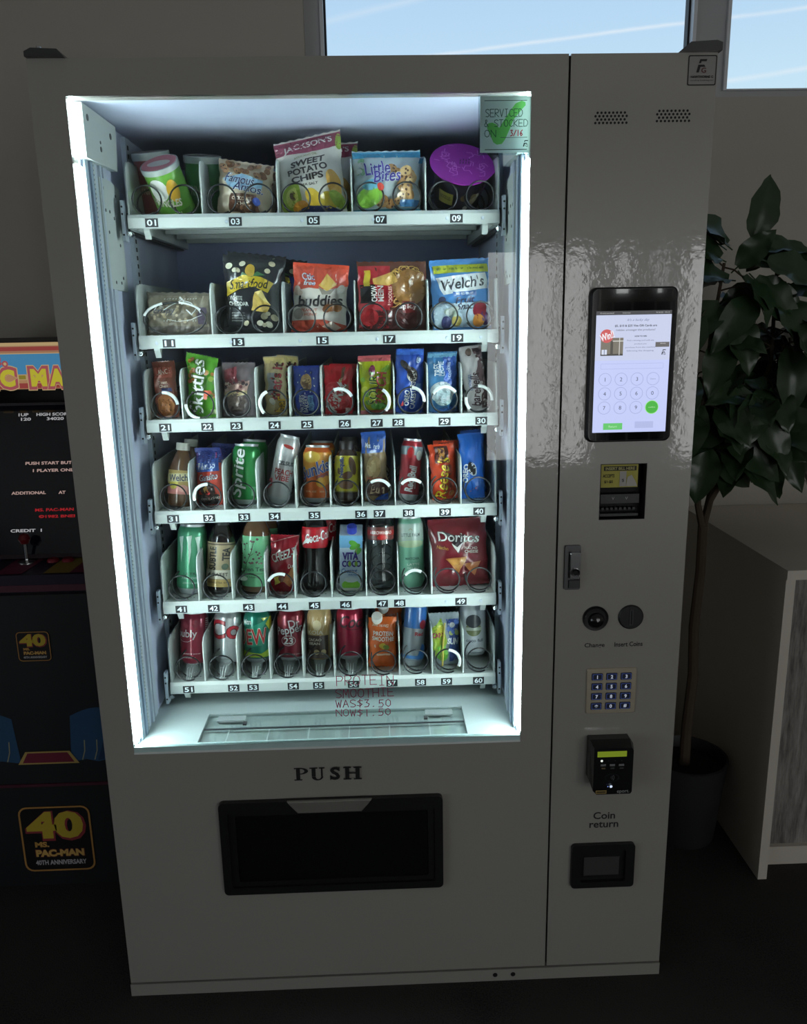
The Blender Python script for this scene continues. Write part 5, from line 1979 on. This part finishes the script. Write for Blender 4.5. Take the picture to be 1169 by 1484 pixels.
o = thing('48', 'sparkling_drink_can', 'slim pale green and grey drink can, above tag 48', 'can', .661, 4, -1, 7, .274)
b, p = can(o, .0305, .170, (132, 190, 164), .05)
p.r(-1.2, .66, 1.2, .90, (158, 176, 166))
p.e(0, .62, .9, .05, (170, 190, 150))
p.t('LITTLE PALM', .0, .745, .56, .045, (60, 72, 66), bold=.01)
p.mstroke([(-.004, .138), (0, .142), (.004, .138)], .0009, (150, 110, 70))
p.t('MATCHA', .05, .42, .4, .035, (40, 90, 80), bold=.02)
p.t('LATTE', .1, .34, .36, .03, (210, 226, 216))
p.t('OAT MILK', .1, .29, .36, .03, (210, 226, 216))
p.t('7 FL OZ', .1, .21, .4, .018, (80, 130, 116))
p.build('can_print', o)

o = thing('49', 'tortilla_chip_bag', 'wide dark red tortilla chip bag, above tag 49', 'chip bag', .775, 4, -2.5, 7, .266)
b, p = bag(o, .136, .163, .030, (116, 34, 42), seed=49, pinch=.01)
p.p([(-.55, .84), (.0, .74), (.25, .78), (-.02, .50), (-.2, .66)], (40, 22, 28))
p.ot('Doritos', .0, .735, .70, .13, (224, 220, 216), (60, 20, 28), rot=-5, bold=.04)
p.p([(-.25, .66), (-.05, .52), (.2, .68), (-.05, .60)], (220, 214, 206))
p.t('NACHO', .42, .575, .22, .04, (226, 206, 196), rot=-6, bold=.01)
p.t('CHEESE', .42, .525, .24, .04, (226, 206, 196), rot=-6, bold=.01)
p.t('Nacho', -.55, .60, .2, .05, (206, 140, 60), rot=-10)
p.p([(-.5, .44), (.25, .46), (-.05, .22)], (190, 124, 60))
p.p([(-.42, .42), (.15, .44), (-.06, .28)], (206, 148, 80))
p.p([(.1, .36), (.7, .38), (.5, .16)], (170, 100, 56))
p.build('bag_print', o)

# ---------------------------------------------------------------- row 6
STD = dict(row=5, lean=9, y=.286, dz=.020)


def soda(slot, name, label, x, base, roll=2, r=.0325, h=.126, metal=.35, low=.06, **k):
    o = thing(slot, name, label, 'can', x, 5, roll, 9, .284, 0, .017)
    b, p = can(o, r, h, base, low, metal)
    return o, p


o, p = soda('51', 'sparkling_water_can', 'cranberry red sparkling water can with white lower case lettering, above tag 51', .131, (134, 34, 54), 2.5, low=.05)
p.t('bubly', -.30, .58, .62, .19, (226, 222, 222), bold=.01)
p.mstroke([(-.034, .061), (-.022, .056), (-.008, .056), (0, .060)], .0009, (226, 222, 222))
for k in range(10):
    p.r(.80, .5 + k * .04, 1.05, .52 + k * .04, (190, 180, 180))
p.r(.82, .25, 1.0, .45, (170, 140, 146))
p.t('sparkling water', .0, .22, .5, .03, (220, 200, 200))
p.t('cranberry', -.1, .15, .34, .03, (220, 200, 200))
p.blobs(8, -.6, .75, .6, .84, .1, [(150, 44, 62), (120, 26, 46)], 3)
p.build('can_print', o)

o, p = soda('52', 'diet_cola_can', 'silver diet cola can with red lettering, above tag 52', .212, (196, 200, 200), 2.5, metal=.5)
p.ot('Co', -.10, .66, .98, .36, (176, 26, 40), (90, 20, 30), bold=.04)
p.build('can_print', o)

o, p = soda('53', 'citrus_soda_can', 'green and teal citrus soda can with red lettering, above tag 53', .284, (24, 118, 98), 2)
p.p([(.3, .86), (1.1, .88), (1.1, .55), (.75, .66)], (200, 206, 60))
p.p([(-1.1, .11), (1.1, .11), (1.1, .30), (.3, .18), (-1.1, .24)], (176, 200, 50))
p.p([(-.95, .60), (.3, .78), (.95, .92), (.4, .68), (.35, .34), (-.9, .28)], (40, 150, 120))
p.ot('DEW', -.25, .50, .90, .30, (196, 52, 50), (226, 226, 216), rot=5, bold=.05)
p.t('Mtn', -.55, .78, .3, .1, (220, 226, 216), rot=8, shear=.2)
p.build('can_print', o)

o, p = soda('54', 'spiced_soda_can', 'burgundy soda can with slanted white lettering and round number badge, above tag 54', .365, (124, 24, 42), 1.5, low=.06)
p.ot('Dr', .25, .74, .32, .15, (232, 226, 226), (96, 16, 30), rot=10, bold=.02)
p.ot('Pepper', -.02, .60, .80, .20, (232, 226, 226), (96, 16, 30), rot=10, bold=.03)
p.mring([(q[0], q[1]) for q in circle(-.003, .052, .017, 24, .0125)], [(q[0], q[1]) for q in circle(-.003, .052, .0155, 24, .011)], (226, 206, 206))
p.t('23', -.07, .412, .26, .13, (236, 230, 230), bold=.03)
p.t('12 FL OZ (355 mL)', .3, .15, .5, .03, (206, 180, 180))
p.build('can_print', o)

o = thing('55', 'protein_shake_bottle', 'cream and brown plant shake bottle with white cap, above tag 55', 'bottle', .4345, 5, 1, 9, .284, 0, .020)
pf = [(0, .01), (.90, 0), (.98, .015), (1, .04), (1, .74), (.90, .82), (.62, .90), (.56, .92), (0, .92)]
b, p = bottle(o, .030, .140, pf, (206, 172, 118), .018, .012, (222, 222, 214))
pq = Print(p.fn, 2.6 * .030, .140, fine=.006, lift=.0006)
pq.r(-1.2, .02, .62, .42, (66, 44, 36))
for k in range(9):
    pq.p([(-1.1 + k * .25, .44), (-1.07 + k * .25, .44), (-.8 + k * .25, .74), (-.83 + k * .25, .74)], (230, 206, 160))
pq.r(.68, .05, 1.15, .60, (216, 206, 190))
pq.e(-.1, .60, .25, .09, (234, 214, 170))
pq.t('KOIA', -.2, .475, .46, .07, (238, 226, 200), bold=.02)
pq.t('CACAO', -.25, .35, .4, .045, (226, 214, 196))
pq.t('BEAN', -.25, .285, .32, .045, (226, 214, 196))
pq.e(-.55, .15, .10, .03, (206, 190, 160))
pq.e(-.12, .14, .15, .045, (190, 164, 120))
pq.e(.26, .14, .15, .045, (190, 164, 120))
pq.build('label_print', o)

o, p = soda('56', 'cherry_cola_can', 'dark pink cola can with dark script lettering, above tag 56', .508, (164, 30, 60), 1, low=.07)
p.t('Coca', .22, .74, .82, .24, (60, 14, 26), shear=.35, bold=.02)
p.mstroke([(-.010, .078), (.0, .074), (.02, .074), (.035, .080)], .0012, (60, 14, 26))
p.build('can_print', o)

o = thing('57', 'smoothie_pouch', 'bright orange smoothie pouch with white spout cap, above tag 57', 'drink pouch', .5865, 5, .5, 7, .258)
b, p = bag(o, .066, .124, .020, (222, 102, 38), seed=57, pinch=.02, seal=.05)
p.t('SMALL BALANCE', -.1, .85, .6, .05, (240, 220, 200), rot=-6)
p.t('PROTEIN', .05, .695, .72, .085, (240, 232, 222), rot=-4, bold=.02)
p.t('SMOOTHIE', .05, .595, .80, .085, (240, 232, 222), rot=-4, bold=.02)
p.e(.05, .46, .26, .06, (222, 190, 60))
p.e(.3, .44, .22, .05, (130, 150, 60))
p.e(-.5, .46, .05, .03, (230, 210, 180))
p.r(-.45, .275, .55, .31, (238, 206, 180))
p.build('pouch_print', o)
MB().lathe([(.0075, 0), (.0075, .012), (.0125, .012), (.0130, .016), (.0130, .026), (.0118, .030), (0, .030)], 22).build('spout_cap', mat('spout_white', (232, 230, 222), rough=.35), o, smooth=True, loc=(-.012, -.004, .112), rot=(R(48), 0, 0))
again('57', .016, .07, 'second orange smoothie pouch behind the one above tag 57')

o = thing('58', 'blue_energy_can', 'slim blue and silver energy drink can leaning right, above tag 58', 'can', .657, 5, 5.5, 9, .270)
b, p = can(o, .0265, .160, (186, 192, 198), .09, .6)
p.r(-1.2, .58, 1.2, .90, (44, 96, 160))
p.p([(.2, .11), (1.2, .11), (1.2, .30), (.6, .34)], (60, 120, 190))
p.r(-1.2, .12, 1.2, .17, (70, 130, 196))
p.e(.55, .64, .26, .07, (160, 40, 56))
p.t('Red', .3, .50, .3, .06, (176, 40, 50), bold=.03)
p.build('can_print', o)

o = thing('59', 'juice_pouch', 'shiny blue and green juice pouch with yellow straw, above tag 59', 'drink pouch', .7390, 5, -1.5, 8, .258)
b, p = bag(o, .072, .130, .018, (150, 160, 166), seed=59, pinch=.04, seal=.05)
p.p([(.1, .88), (.95, .88), (.95, .12), (.2, .08), (.3, .5)], (60, 84, 150))
p.p([(-.95, .70), (-.2, .90), (.1, .5), (-.2, .08), (-.8, .20)], (150, 176, 56))
p.e(-.25, .26, .40, .16, (120, 196, 70))
p.e(-.3, .68, .35, .10, (206, 196, 70))
p.t('CAPRI', -.45, .60, .44, .09, (176, 46, 90), rot=10, shear=.2, bold=.04)
p.t('SUN', .5, .48, .40, .12, (232, 236, 240), rot=-6, shear=.2, bold=.04)
p.blobs(8, .3, .6, .9, .88, .16, [(190, 200, 120), (90, 120, 190), (206, 206, 210)], 4)
p.build('pouch_print', o)
MB().tube([(-.010, -.0235, .005), (-.006, -.0245, .06), (.0, -.021, .108)], .0022, 7).build('straw', mat('straw_yellow', (206, 186, 90), rough=.4), o)

o, p = soda('60', 'coconut_water_can', 'white coconut water can with dark coconut picture, above tag 60', .809, (196, 200, 206), -.5, r=.0315, metal=.1, low=.07)
p.e(-.05, .66, .46, .13, (44, 44, 52))
p.e(-.05, .53, .46, .14, (120, 126, 84))
p.r(-.55, .50, .45, .56, (190, 196, 180))
p.e(-.05, .68, .44, .13, (40, 42, 50))
p.t('coco full', .0, .31, .5, .06, (84, 90, 104), bold=.02)
p.r(-.4, .06, .4, .08, (120, 130, 140))
p.build('can_print', o)

# ================================================================== arcade cabinet on the left
AX0, AX1 = -.545, -.045
AC = empty('arcade_cabinet', (-.295, .39, 0))
tag(AC, 'black arcade cabinet with glowing yellow and pink marquee, left of the vending machine', 'arcade cabinet')
ax, ay = -.295, .39
M_ACB = mat('arcade_black', (22, 23, 26), rough=.55, vary=.15, vscale=6)
M_ACM = mat('arcade_maroon', (74, 26, 44), rough=.5)


def A(mb):
    mb.v = [(x - ax, y - ay, z) for x, y, z in mb.v]
    return mb


A(MB().side([(.39, 0), (.39, .300), (.90, .300), (.90, 0)], AX0, AX1)).build('riser', M_ACB, AC)
A(MB().side([(.386, .300), (.386, .308), (.90, .308), (.90, .300)], AX0, AX1)).build('riser_trim', M_ACM, AC)
A(MB().side([(.390, .308), (.390, .860), (.90, .860), (.90, .308)], AX0, AX1)).build('lower_cabinet', M_ACB, AC)
A(MB().side([(.250, .884), (.250, .925), (.345, .940), (.420, .940), (.420, .860), (.300, .860)], AX0, AX1)).build('control_panel', mat('panel_dark', (34, 26, 44), rough=.35, vary=.2, vscale=9), AC)
A(MB().side([(.2485, .886), (.2485, .901), (.252, .901), (.252, .886)], AX0, AX1)).build('panel_edge', M_ACM, AC)
A(MB().side([(.349, .9405), (.472, 1.300), (.90, 1.300), (.90, .9405)], AX0 + .016, AX1 - .016)).build('screen_housing', M_ACB, AC)
for x in (AX0, AX1 - .016):
    A(MB().side([(.36, .86), (.30, .94), (.375, 1.10), (.345, 1.33), (.345, 1.452), (.90, 1.452), (.90, .86)], x, x + .016)).build('side_panel', M_ACB, AC)
A(MB().side([(.362, 1.338), (.362, 1.449), (.90, 1.449), (.90, 1.290), (.480, 1.290)], AX0 + .016, AX1 - .016)).build('marquee_box', M_ACB, AC)
# marquee, back lit
mq = A(MB().box(AX0 + .016, .358, 1.3405, AX1 - .016, .362, 1.4455)).build('marquee', ink((206, 150, 116), 'dimlit'), AC)


def AF(y):
    return lambda x, z, l: (x - ax, y - ay - l, z)


mp_ = Print(AF(.358), kind='dimlit', fine=1, lift=.0002, step=.0001)
PK, CRM, YL, BL = (206, 104, 112), (240, 206, 150), (240, 228, 70), (90, 170, 222)
mp_.mrect(AX0 + .018, 1.438, AX1 - .018, 1.4455, CRM)
mp_.mrect(AX0 + .018, 1.427, AX1 - .018, 1.436, (190, 84, 78))
mp_.mrect(AX0 + .018, 1.372, AX1 - .018, 1.422, CRM)
mp_.mrect(AX0 + .018, 1.374, AX1 - .018, 1.420, BL)
mp_.mrect(AX0 + .018, 1.3405, AX1 - .018, 1.374, (222, 168, 120))
mp_.mrect(AX0 + .018, 1.342, AX1 - .018, 1.354, (190, 84, 78))


def mq_letter(t, x, z, L, Hh):
    mp_.mtext(t, x, z, L + .016, Hh + .018, CRM, bold=.13)
    mp_.mtext(t, x, z, L + .012, Hh + .014, PK, bold=.11)
    mp_.mtext(t, x, z, L, Hh, YL, bold=.07)


mq_letter('P', -.345, 1.366, .032, .040)
mq_letter('A', -.303, 1.366, .036, .040)
mq_letter('C', -.258, 1.366, .034, .040)
mp_.mrect(-.234, 1.3615, -.214, 1.3735, CRM)
mp_.mrect(-.232, 1.3630, -.216, 1.3720, (176, 160, 60))
mq_letter('M', -.187, 1.366, .036, .040)
mq_letter('A', -.145, 1.366, .036, .040)
mq_letter('N', -.100, 1.366, .034, .040)
mp_.mtext('MS', -.290, 1.404, .048, .022, PK, bold=.09)
mp_.mpoly(circle(-.2590, 1.3985, .0072, 18), PK)
mp_.mpoly(circle(-.2590, 1.3985, .0036, 14), CRM)
mp_.build('marquee_artwork', mq)
# screen (tilted back)
th = math.atan(.35)
CS, SN = math.cos(th), math.sin(th)


def scr(x, s, l):
    """s: distance up the tilted screen from its middle"""
    y = .400 - .012 + s * SN - l * CS
    z = 1.1 + s * CS + l * SN
    return (x - ax, y - ay, z)


sm_ = MB()
sm_.add([scr(x, s, l) for l in (0, -.006) for x, s in ((-.335, -.158), (-.070, -.158), (-.070, .205), (-.335, .205))], [(0, 1, 2, 3), (7, 6, 5, 4), (0, 4, 5, 1), (1, 5, 6, 2), (2, 6, 7, 3), (3, 7, 4, 0)])
so_ = sm_.build('screen', mat('crt_glass', (6, 7, 14), rough=.12, coat=.6, emit=.012, emit_col=(20, 26, 60)), AC)
bz = MB()
oz = [(-.350, -.168), (-.058, -.168), (-.058, .215), (-.350, .215)]
iz = [(-.335, -.158), (-.070, -.158), (-.070, .205), (-.335, .205)]
bz.add([scr(x, s, .004) for x, s in oz] + [scr(x, s, .001) for x, s in iz], [(i, (i + 1) % 4, 4 + (i + 1) % 4, 4 + i) for i in range(4)])
bz.build('screen_bezel', mat('bezel_plum', (40, 24, 34), rough=.5), AC)
sp_ = Print(scr, kind='dimlit', fine=1, lift=.0008, step=.00005)
PE = (236, 200, 190)
Wt = (226, 226, 230)
RD = (206, 44, 52)


def line(t, x, s, L, col, Hh=.0075):
    sp_.mtext(t, x + L / 2, s, L, Hh, col, bold=.03)


line('1UP', -.283, .182, .024, Wt)
line('120', -.277, .171, .024, Wt)
line('HIGH SCORE', -.240, .182, .082, Wt)
line('34020', -.215, .171, .041, Wt)
line('PUSH START BUTTON', -.264, .062, .142, PE)
line('1 PLAYER ONLY', -.246, .044, .108, PE)
line('ADDITIONAL', -.296, -.010, .082, PE)
line('AT', -.184, -.0105, .017, PE)
line('MS. PAC-MAN', -.239, -.052, .092, RD)
line('\u00a91982 BNEI', -.230, -.068, .086, RD)
line('CREDIT  1', -.296, -.101, .074, Wt)
sp_.build('screen_text', so_)
# joystick and buttons
MB().lathe([(.022, 0), (.022, .004), (.004, .006), (.004, .050)], 18).build('joystick', M_CHROME, AC, smooth=True, loc=(-.250 - ax, .318 - ay, .936))
MB().lathe([(0, -.014), (.009, -.011), (.014, 0), (.009, .011), (0, .014)], 18).build('joystick_ball', mat('ball_red', (96, 18, 24), rough=.3), AC, smooth=True, loc=(-.250 - ax, .318 - ay, .994))
for x in (-.19, -.155):
    MB().lathe([(0, .008), (.010, .008), (.014, .004), (.014, 0)], 16).build('panel_button', mat('button_red', (120, 26, 40), rough=.35), AC, smooth=True, loc=(x - ax, .320 - ay, .9365))
pn = Print(lambda x, z, l: (x - ax, z - ay, .925 + (z - .25) * .158 + l), kind='matt', fine=1, lift=.0006)
for x0, cc in ((-.52, (92, 30, 56)), (-.40, (44, 52, 110)), (-.30, (92, 30, 56)), (-.19, (120, 104, 44)), (-.13, (92, 30, 56))):
    pn.mpoly([(x0, .255), (x0 + .06, .255), (x0 + .085, .335), (x0 + .02, .335)], cc)
pn.build('panel_artwork', AC)
# printed panel: red carpet and blue drapes
fp = Print(AF(.390), kind='matt', fine=1, lift=.0004)
BLU, BLD, STR = (34, 74, 110), (24, 50, 84), (150, 150, 120)
for k, (x0, x1, zt) in enumerate(((-.515, -.375, .495), (-.225, -.085, .50))):
    top = [(x0 + (x1 - x0) * q / 8, zt + .022 * math.sin(math.pi * q / 8)) for q in range(8, -1, -1)]
    fp.mpoly([(x0 - .01, .368), (x0 + .03, .376), (x0 + .06, .368), (x0 + .10, .376), (x1 + .01, .368)] + top, BLU)
    fp.mpoly([(x0 + .06, .372), (x0 + .075, .374), (x1 - .03, .47), (x1 - .05, .46)], BLD)
    for q in range(4):
        xx = x0 + .02 + q * .032
        fp.mstroke([(xx, .375), (xx + .008, .40), (xx + .010, .43)], .0028, STR)
fp.mpoly([(-.372, .366), (-.214, .366), (-.236, .402), (-.350, .402)], (176, 150, 84))
fp.mpoly([(-.360, .370), (-.226, .370), (-.242, .398), (-.345, .398)], (110, 26, 50))
fp.build('front_artwork', AC)


def badge(name, x0, z0, x1, z1, y):
    w, h = x1 - x0, z1 - z0
    b = A(MB().plate(rrect(x0, z0, x1, z1, w * .12), y - .002, y)).build(name, mat('badge_black', (16, 14, 18), rough=.5), AC)
    p = Print(AF(y - .002), kind='matt', fine=1, lift=.0003)
    p.mring(rrect(x0, z0, x1, z1, w * .12), rrect(x0 + w * .025, z0 + w * .025, x1 - w * .025, z1 - w * .025, w * .10), (176, 128, 66))
    YY, OO = (190, 166, 50), (140, 48, 56)
    p.mtext('40', x0 + w * .50, z0 + h * .70, w * .86, h * .47, OO, bold=.07)
    p.mtext('40', x0 + w * .49, z0 + h * .715, w * .80, h * .42, YY, bold=.05)
    p.mtext('MS.', x0 + w * .28, z0 + h * .42, w * .20, h * .085, (196, 150, 76), bold=.05)
    p.mtext('PAC-MAN', x0 + w * .52, z0 + h * .285, w * .70, h * .13, (110, 44, 40), bold=.10)
    p.mtext('PAC-MAN', x0 + w * .52, z0 + h * .285, w * .68, h * .11, (206, 166, 90), bold=.06)
    p.mtext('40TH ANNIVERSARY', x0 + w * .52, z0 + h * .14, w * .72, h * .075, (190, 186, 190), bold=.03)
    p.build('badge_print', b)


badge('emblem_badge', -.334, .655, -.252, .734, .390)
badge('riser_badge', -.392, .045, -.204, .240, .390)

# ================================================================== counter on the right
CT = empty('reception_counter', (1.578, .302, 0))
tag(CT, 'pale reception counter with grey weathered wood front, right of the plant', 'counter')
M_CNT = mat('counter_laminate', (216, 208, 196), rough=.5, vary=.03)


def wood():
    m = bpy.data.materials.new('weathered_wood')
    m.use_nodes = True
    n, l = m.node_tree.nodes, m.node_tree.links
    b = n['Principled BSDF']
    tc = n.new('ShaderNodeTexCoord')
    mp = n.new('ShaderNodeMapping')
    mp.inputs['Scale'].default_value = (14, 14, 1.6)
    l.new(tc.outputs['Object'], mp.inputs[0])
    a = n.new('ShaderNodeTexNoise')
    a.inputs['Scale'].default_value = 4
    a.inputs['Detail'].default_value = 9
    a.inputs['Roughness'].default_value = .7
    l.new(mp.outputs[0], a.inputs['Vector'])
    r = n.new('ShaderNodeValToRGB')
    r.color_ramp.elements[0].position = .34
    r.color_ramp.elements[0].color = lin((80, 75, 72))
    r.color_ramp.elements[1].position = .70
    r.color_ramp.elements[1].color = lin((176, 171, 166))
    l.new(a.outputs[0], r.inputs[0])
    l.new(r.outputs[0], b.inputs['Base Color'])
    b.inputs['Roughness'].default_value = .7
    bm = n.new('ShaderNodeBump')
    bm.inputs['Strength'].default_value = .3
    bm.inputs['Distance'].default_value = .003
    l.new(a.outputs[0], bm.inputs['Height'])
    l.new(bm.outputs[0], b.inputs['Normal'])
    return m


M_WOOD = wood()


def K(mb):
    mb.v = [(x - 1.578, y - .302, z) for x, y, z in mb.v]
    return mb


K(MB().box(1.578, .302, 0, 1.602, .996, .845)).build('side_panel', M_CNT, CT)
K(MB().box(1.578, .298, .845, 2.70, .996, .869)).build('counter_top', M_CNT, CT)
K(MB().box(1.602, .360, 0, 2.70, .385, .055)).build('kick_board', M_CNT, CT)
for k in range(6):
    K(MB().box(1.603 + k * .1830, .374, .055, 1.603 + k * .1830 + .1815, .396, .845)).build('front_plank', M_WOOD, CT)
K(MB().box(2.676, .302, 0, 2.70, .996, .845)).build('side_panel', M_CNT, CT)

# ================================================================== potted plant
PX, PY = 1.450, .520
PL = empty('potted_plant', (PX, PY, 0))
tag(PL, 'tall potted plant with large dark green leaves, between the machine and the counter', 'plant')
MB().lathe([(0, .002), (.085, .0), (.090, .008), (.112, .235), (.115, .250), (.108, .252), (.104, .235), (.100, .20)], 36).build('pot', mat('pot_dark', (44, 44, 46), rough=.5, vary=.1), PL, smooth=True)
MB().lathe([(.103, .218), (.05, .222), (0, .224)], 24).build('soil', mat('soil', (22, 19, 17), rough=.95, bump=1.0, bscale=90), PL)
M_BARK = mat('bark', (74, 62, 50), rough=.85, bump=.8, bscale=50, vary=.25, vscale=20, stretch=(1, 1, .4))
tk = [(-.004, 0, .20), (-.006, -.004, .34), (.004, 0, .50), (-.002, .004, .64), (.004, 0, .80), (.002, 0, .93)]
MB().tube(tk, [.016, .0145, .0145, .0135, .013, .0125], 10).build('trunk', M_BARK, PL, smooth=True)
rnd = random.Random(14)
brs = [[(.002, 0, .92), (-.020, -.012, .99), (-.035, -.03, 1.12), (-.040, -.05, 1.34), (-.015, -.06, 1.60)],
       [(.002, 0, .92), (.018, .0, 1.00), (.085, -.03, 1.16), (.125, -.05, 1.36), (.115, -.06, 1.60)],
       [(.002, 0, .92), (.03, .03, 1.02), (.15, .05, 1.15), (.23, .06, 1.28), (.26, .05, 1.42)]]
for br in brs:
    MB().tube(br, [.010, .009, .007, .0055, .004], 8).build('branch', M_BARK, PL, smooth=True)
M_LEAF = mat('leaf_green', (48, 72, 44), rough=.36, vary=.35, vscale=5, coat=.25, coat_rough=.3)


def leaf_mesh(L, Wd, droop, seed):
    mb = MB()
    nl, nw = 9, 6
    vs = []
    for i in range(nl + 1):
        t = i / nl
        hw = Wd / 2 * (math.sin(math.pi * min(1, t * .97 + .03) ** .85) ** .75)
        for j in range(nw + 1):
            s = j / nw * 2 - 1
            x = s * hw
            y = t * L
            z = -droop * L * t * t + abs(s) * hw * .34 + .006 * math.sin(t * 16 + abs(s) * 2) * abs(s)
            vs.append((x, y, z))
    fs = [(i * (nw + 1) + j, i * (nw + 1) + j + 1, (i + 1) * (nw + 1) + j + 1, (i + 1) * (nw + 1) + j) for i in range(nl) for j in range(nw)]
    mb.add(vs, fs)
    mb.tube([(0, -.02, .003), (0, 0, -.001), (0, L * .5, -droop * L * .25 - .001), (0, L * .97, -droop * L * .94)], [.0018, .0018, .0014, .0006], 5)
    return mb


LM = []
for k, (L, Wd, dr) in enumerate(((.150, .078, .22), (.130, .070, .35), (.165, .082, .45), (.110, .062, .15), (.140, .086, .30))):
    LM.append(leaf_mesh(L, Wd, dr, k).build('leaf', M_LEAF, PL, smooth=True, angle=70))


def put_leaf(kind, pos, direction, roll=0.0, sc=1.0, first=[True] * 5):
    """a leaf rooted at pos (world) growing along direction"""
    d = Vector(direction).normalized()
    up = Vector((0, -.8, .75))
    if abs(d.dot(up.normalized())) > .96:
        up = Vector((0, 0, 1))
    xx = d.cross(up).normalized()
    zz = xx.cross(d)
    m = Matrix((xx, d, zz)).transposed().to_4x4() @ Matrix.Rotation(roll, 4, 'Y')
    if first[kind]:
        o = LM[kind]
        first[kind] = False
    else:
        o = LM[kind].copy()
        COL.objects.link(o)
    o.matrix_basis = Matrix.Translation(Vector(pos) - Vector((PX, PY, 0))) @ m @ Matrix.Scale(sc, 4)
    return o


# hand placed leaves on the outline
for kind, pos, dr, roll in (
        (0, (1.500, .46, 1.655), (.28, -.10, 1.0), .3), (1, (1.520, .46, 1.630), (1.0, -.2, .15), -.2), (2, (1.500, .46, 1.600), (.9, -.3, .25), .1),
        (3, (1.460, .44, 1.590), (.5, -.5, .7), .4), (4, (1.420, .45, 1.610), (-.8, -.4, .45), -.2), (1, (1.420, .45, 1.640), (-.7, -.3, .6), .5),
        (4, (1.640, .48, 1.450), (1.0, -.2, .1), .0), (2, (1.660, .48, 1.470), (.9, -.4, -.2), .3),
        (4, (1.425, .46, 1.150), (-.30, -.35, -1.0), .2), (2, (1.470, .45, 1.130), (.75, -.45, -.35), -.2), (3, (1.590, .47, 1.120), (.15, -.3, -1.0), .9),
        (0, (1.640, .46, 1.220), (.7, -.3, -.6), .2), (4, (1.480, .43, 1.300), (.1, -.6, -.9), 0), (2, (1.600, .43, 1.400), (.0, -.5, -1.0), .1),
        (0, (1.440, .43, 1.420), (-.4, -.5, -.8), .1), (4, (1.560, .43, 1.520), (.3, -.6, -.7), -.1), (2, (1.390, .44, 1.260), (-.4, -.4, -.8), 0),
        (4, (1.430, .44, 1.640), (-.6, -.3, .55), .2), (0, (1.440, .44, 1.560), (-.8, -.3, .2), .1), (4, (1.420, .43, 1.500), (-.6, -.3, -.35), -.1), (2, (1.500, .43, 1.560), (.5, -.4, -.5), .1), (0, (1.450, .42, 1.480), (.2, -.4, -.8), .1),
        (4, (1.520, .42, 1.600), (.75, -.3, -.25), .1), (0, (1.600, .43, 1.500), (.6, -.3, -.5), 0), (4, (1.660, .44, 1.400), (.1, -.4, -.9), .1), (0, (1.700, .47, 1.330), (.6, -.4, -.6), .2), (4, (1.530, .42, 1.240), (.4, -.5, -.8), .2)):
    put_leaf(kind, pos, dr, roll)
for k in range(210):
    t = rnd.uniform(.30, 1.0)
    br = brs[k % 3]
    q = t * 4
    i = min(3, int(q))
    f = q - i
    bp = Vector(br[i]).lerp(Vector(br[i + 1]), f) + Vector((PX, PY, 0))
    a = rnd.uniform(0, 2 * math.pi)
    out = Vector((math.cos(a), math.sin(a) * .8, rnd.uniform(-.55, .55)))
    st_ = rnd.uniform(.03, .10)
    root_ = bp + out * st_
    tip = root_ + out.normalized() * .16
    if min(root_.x, tip.x) < 1.235 or max(root_.y, tip.y) > .95 or tip.z > 1.74:
        continue
    if root_.z < 1.12 or tip.z < 1.02:
        continue
    MB().tube([tuple(bp - Vector((PX, PY, 0))), tuple(bp + out * st_ * .55 + Vector((-PX, -PY, .006))), tuple(root_ - Vector((PX, PY, 0)))], .0022, 5).build('twig', M_BARK, PL)
    put_leaf(k % 5, root_, (out.x, out.y, out.z - .35), rnd.uniform(-.6, .6), rnd.uniform(.85, 1.1))
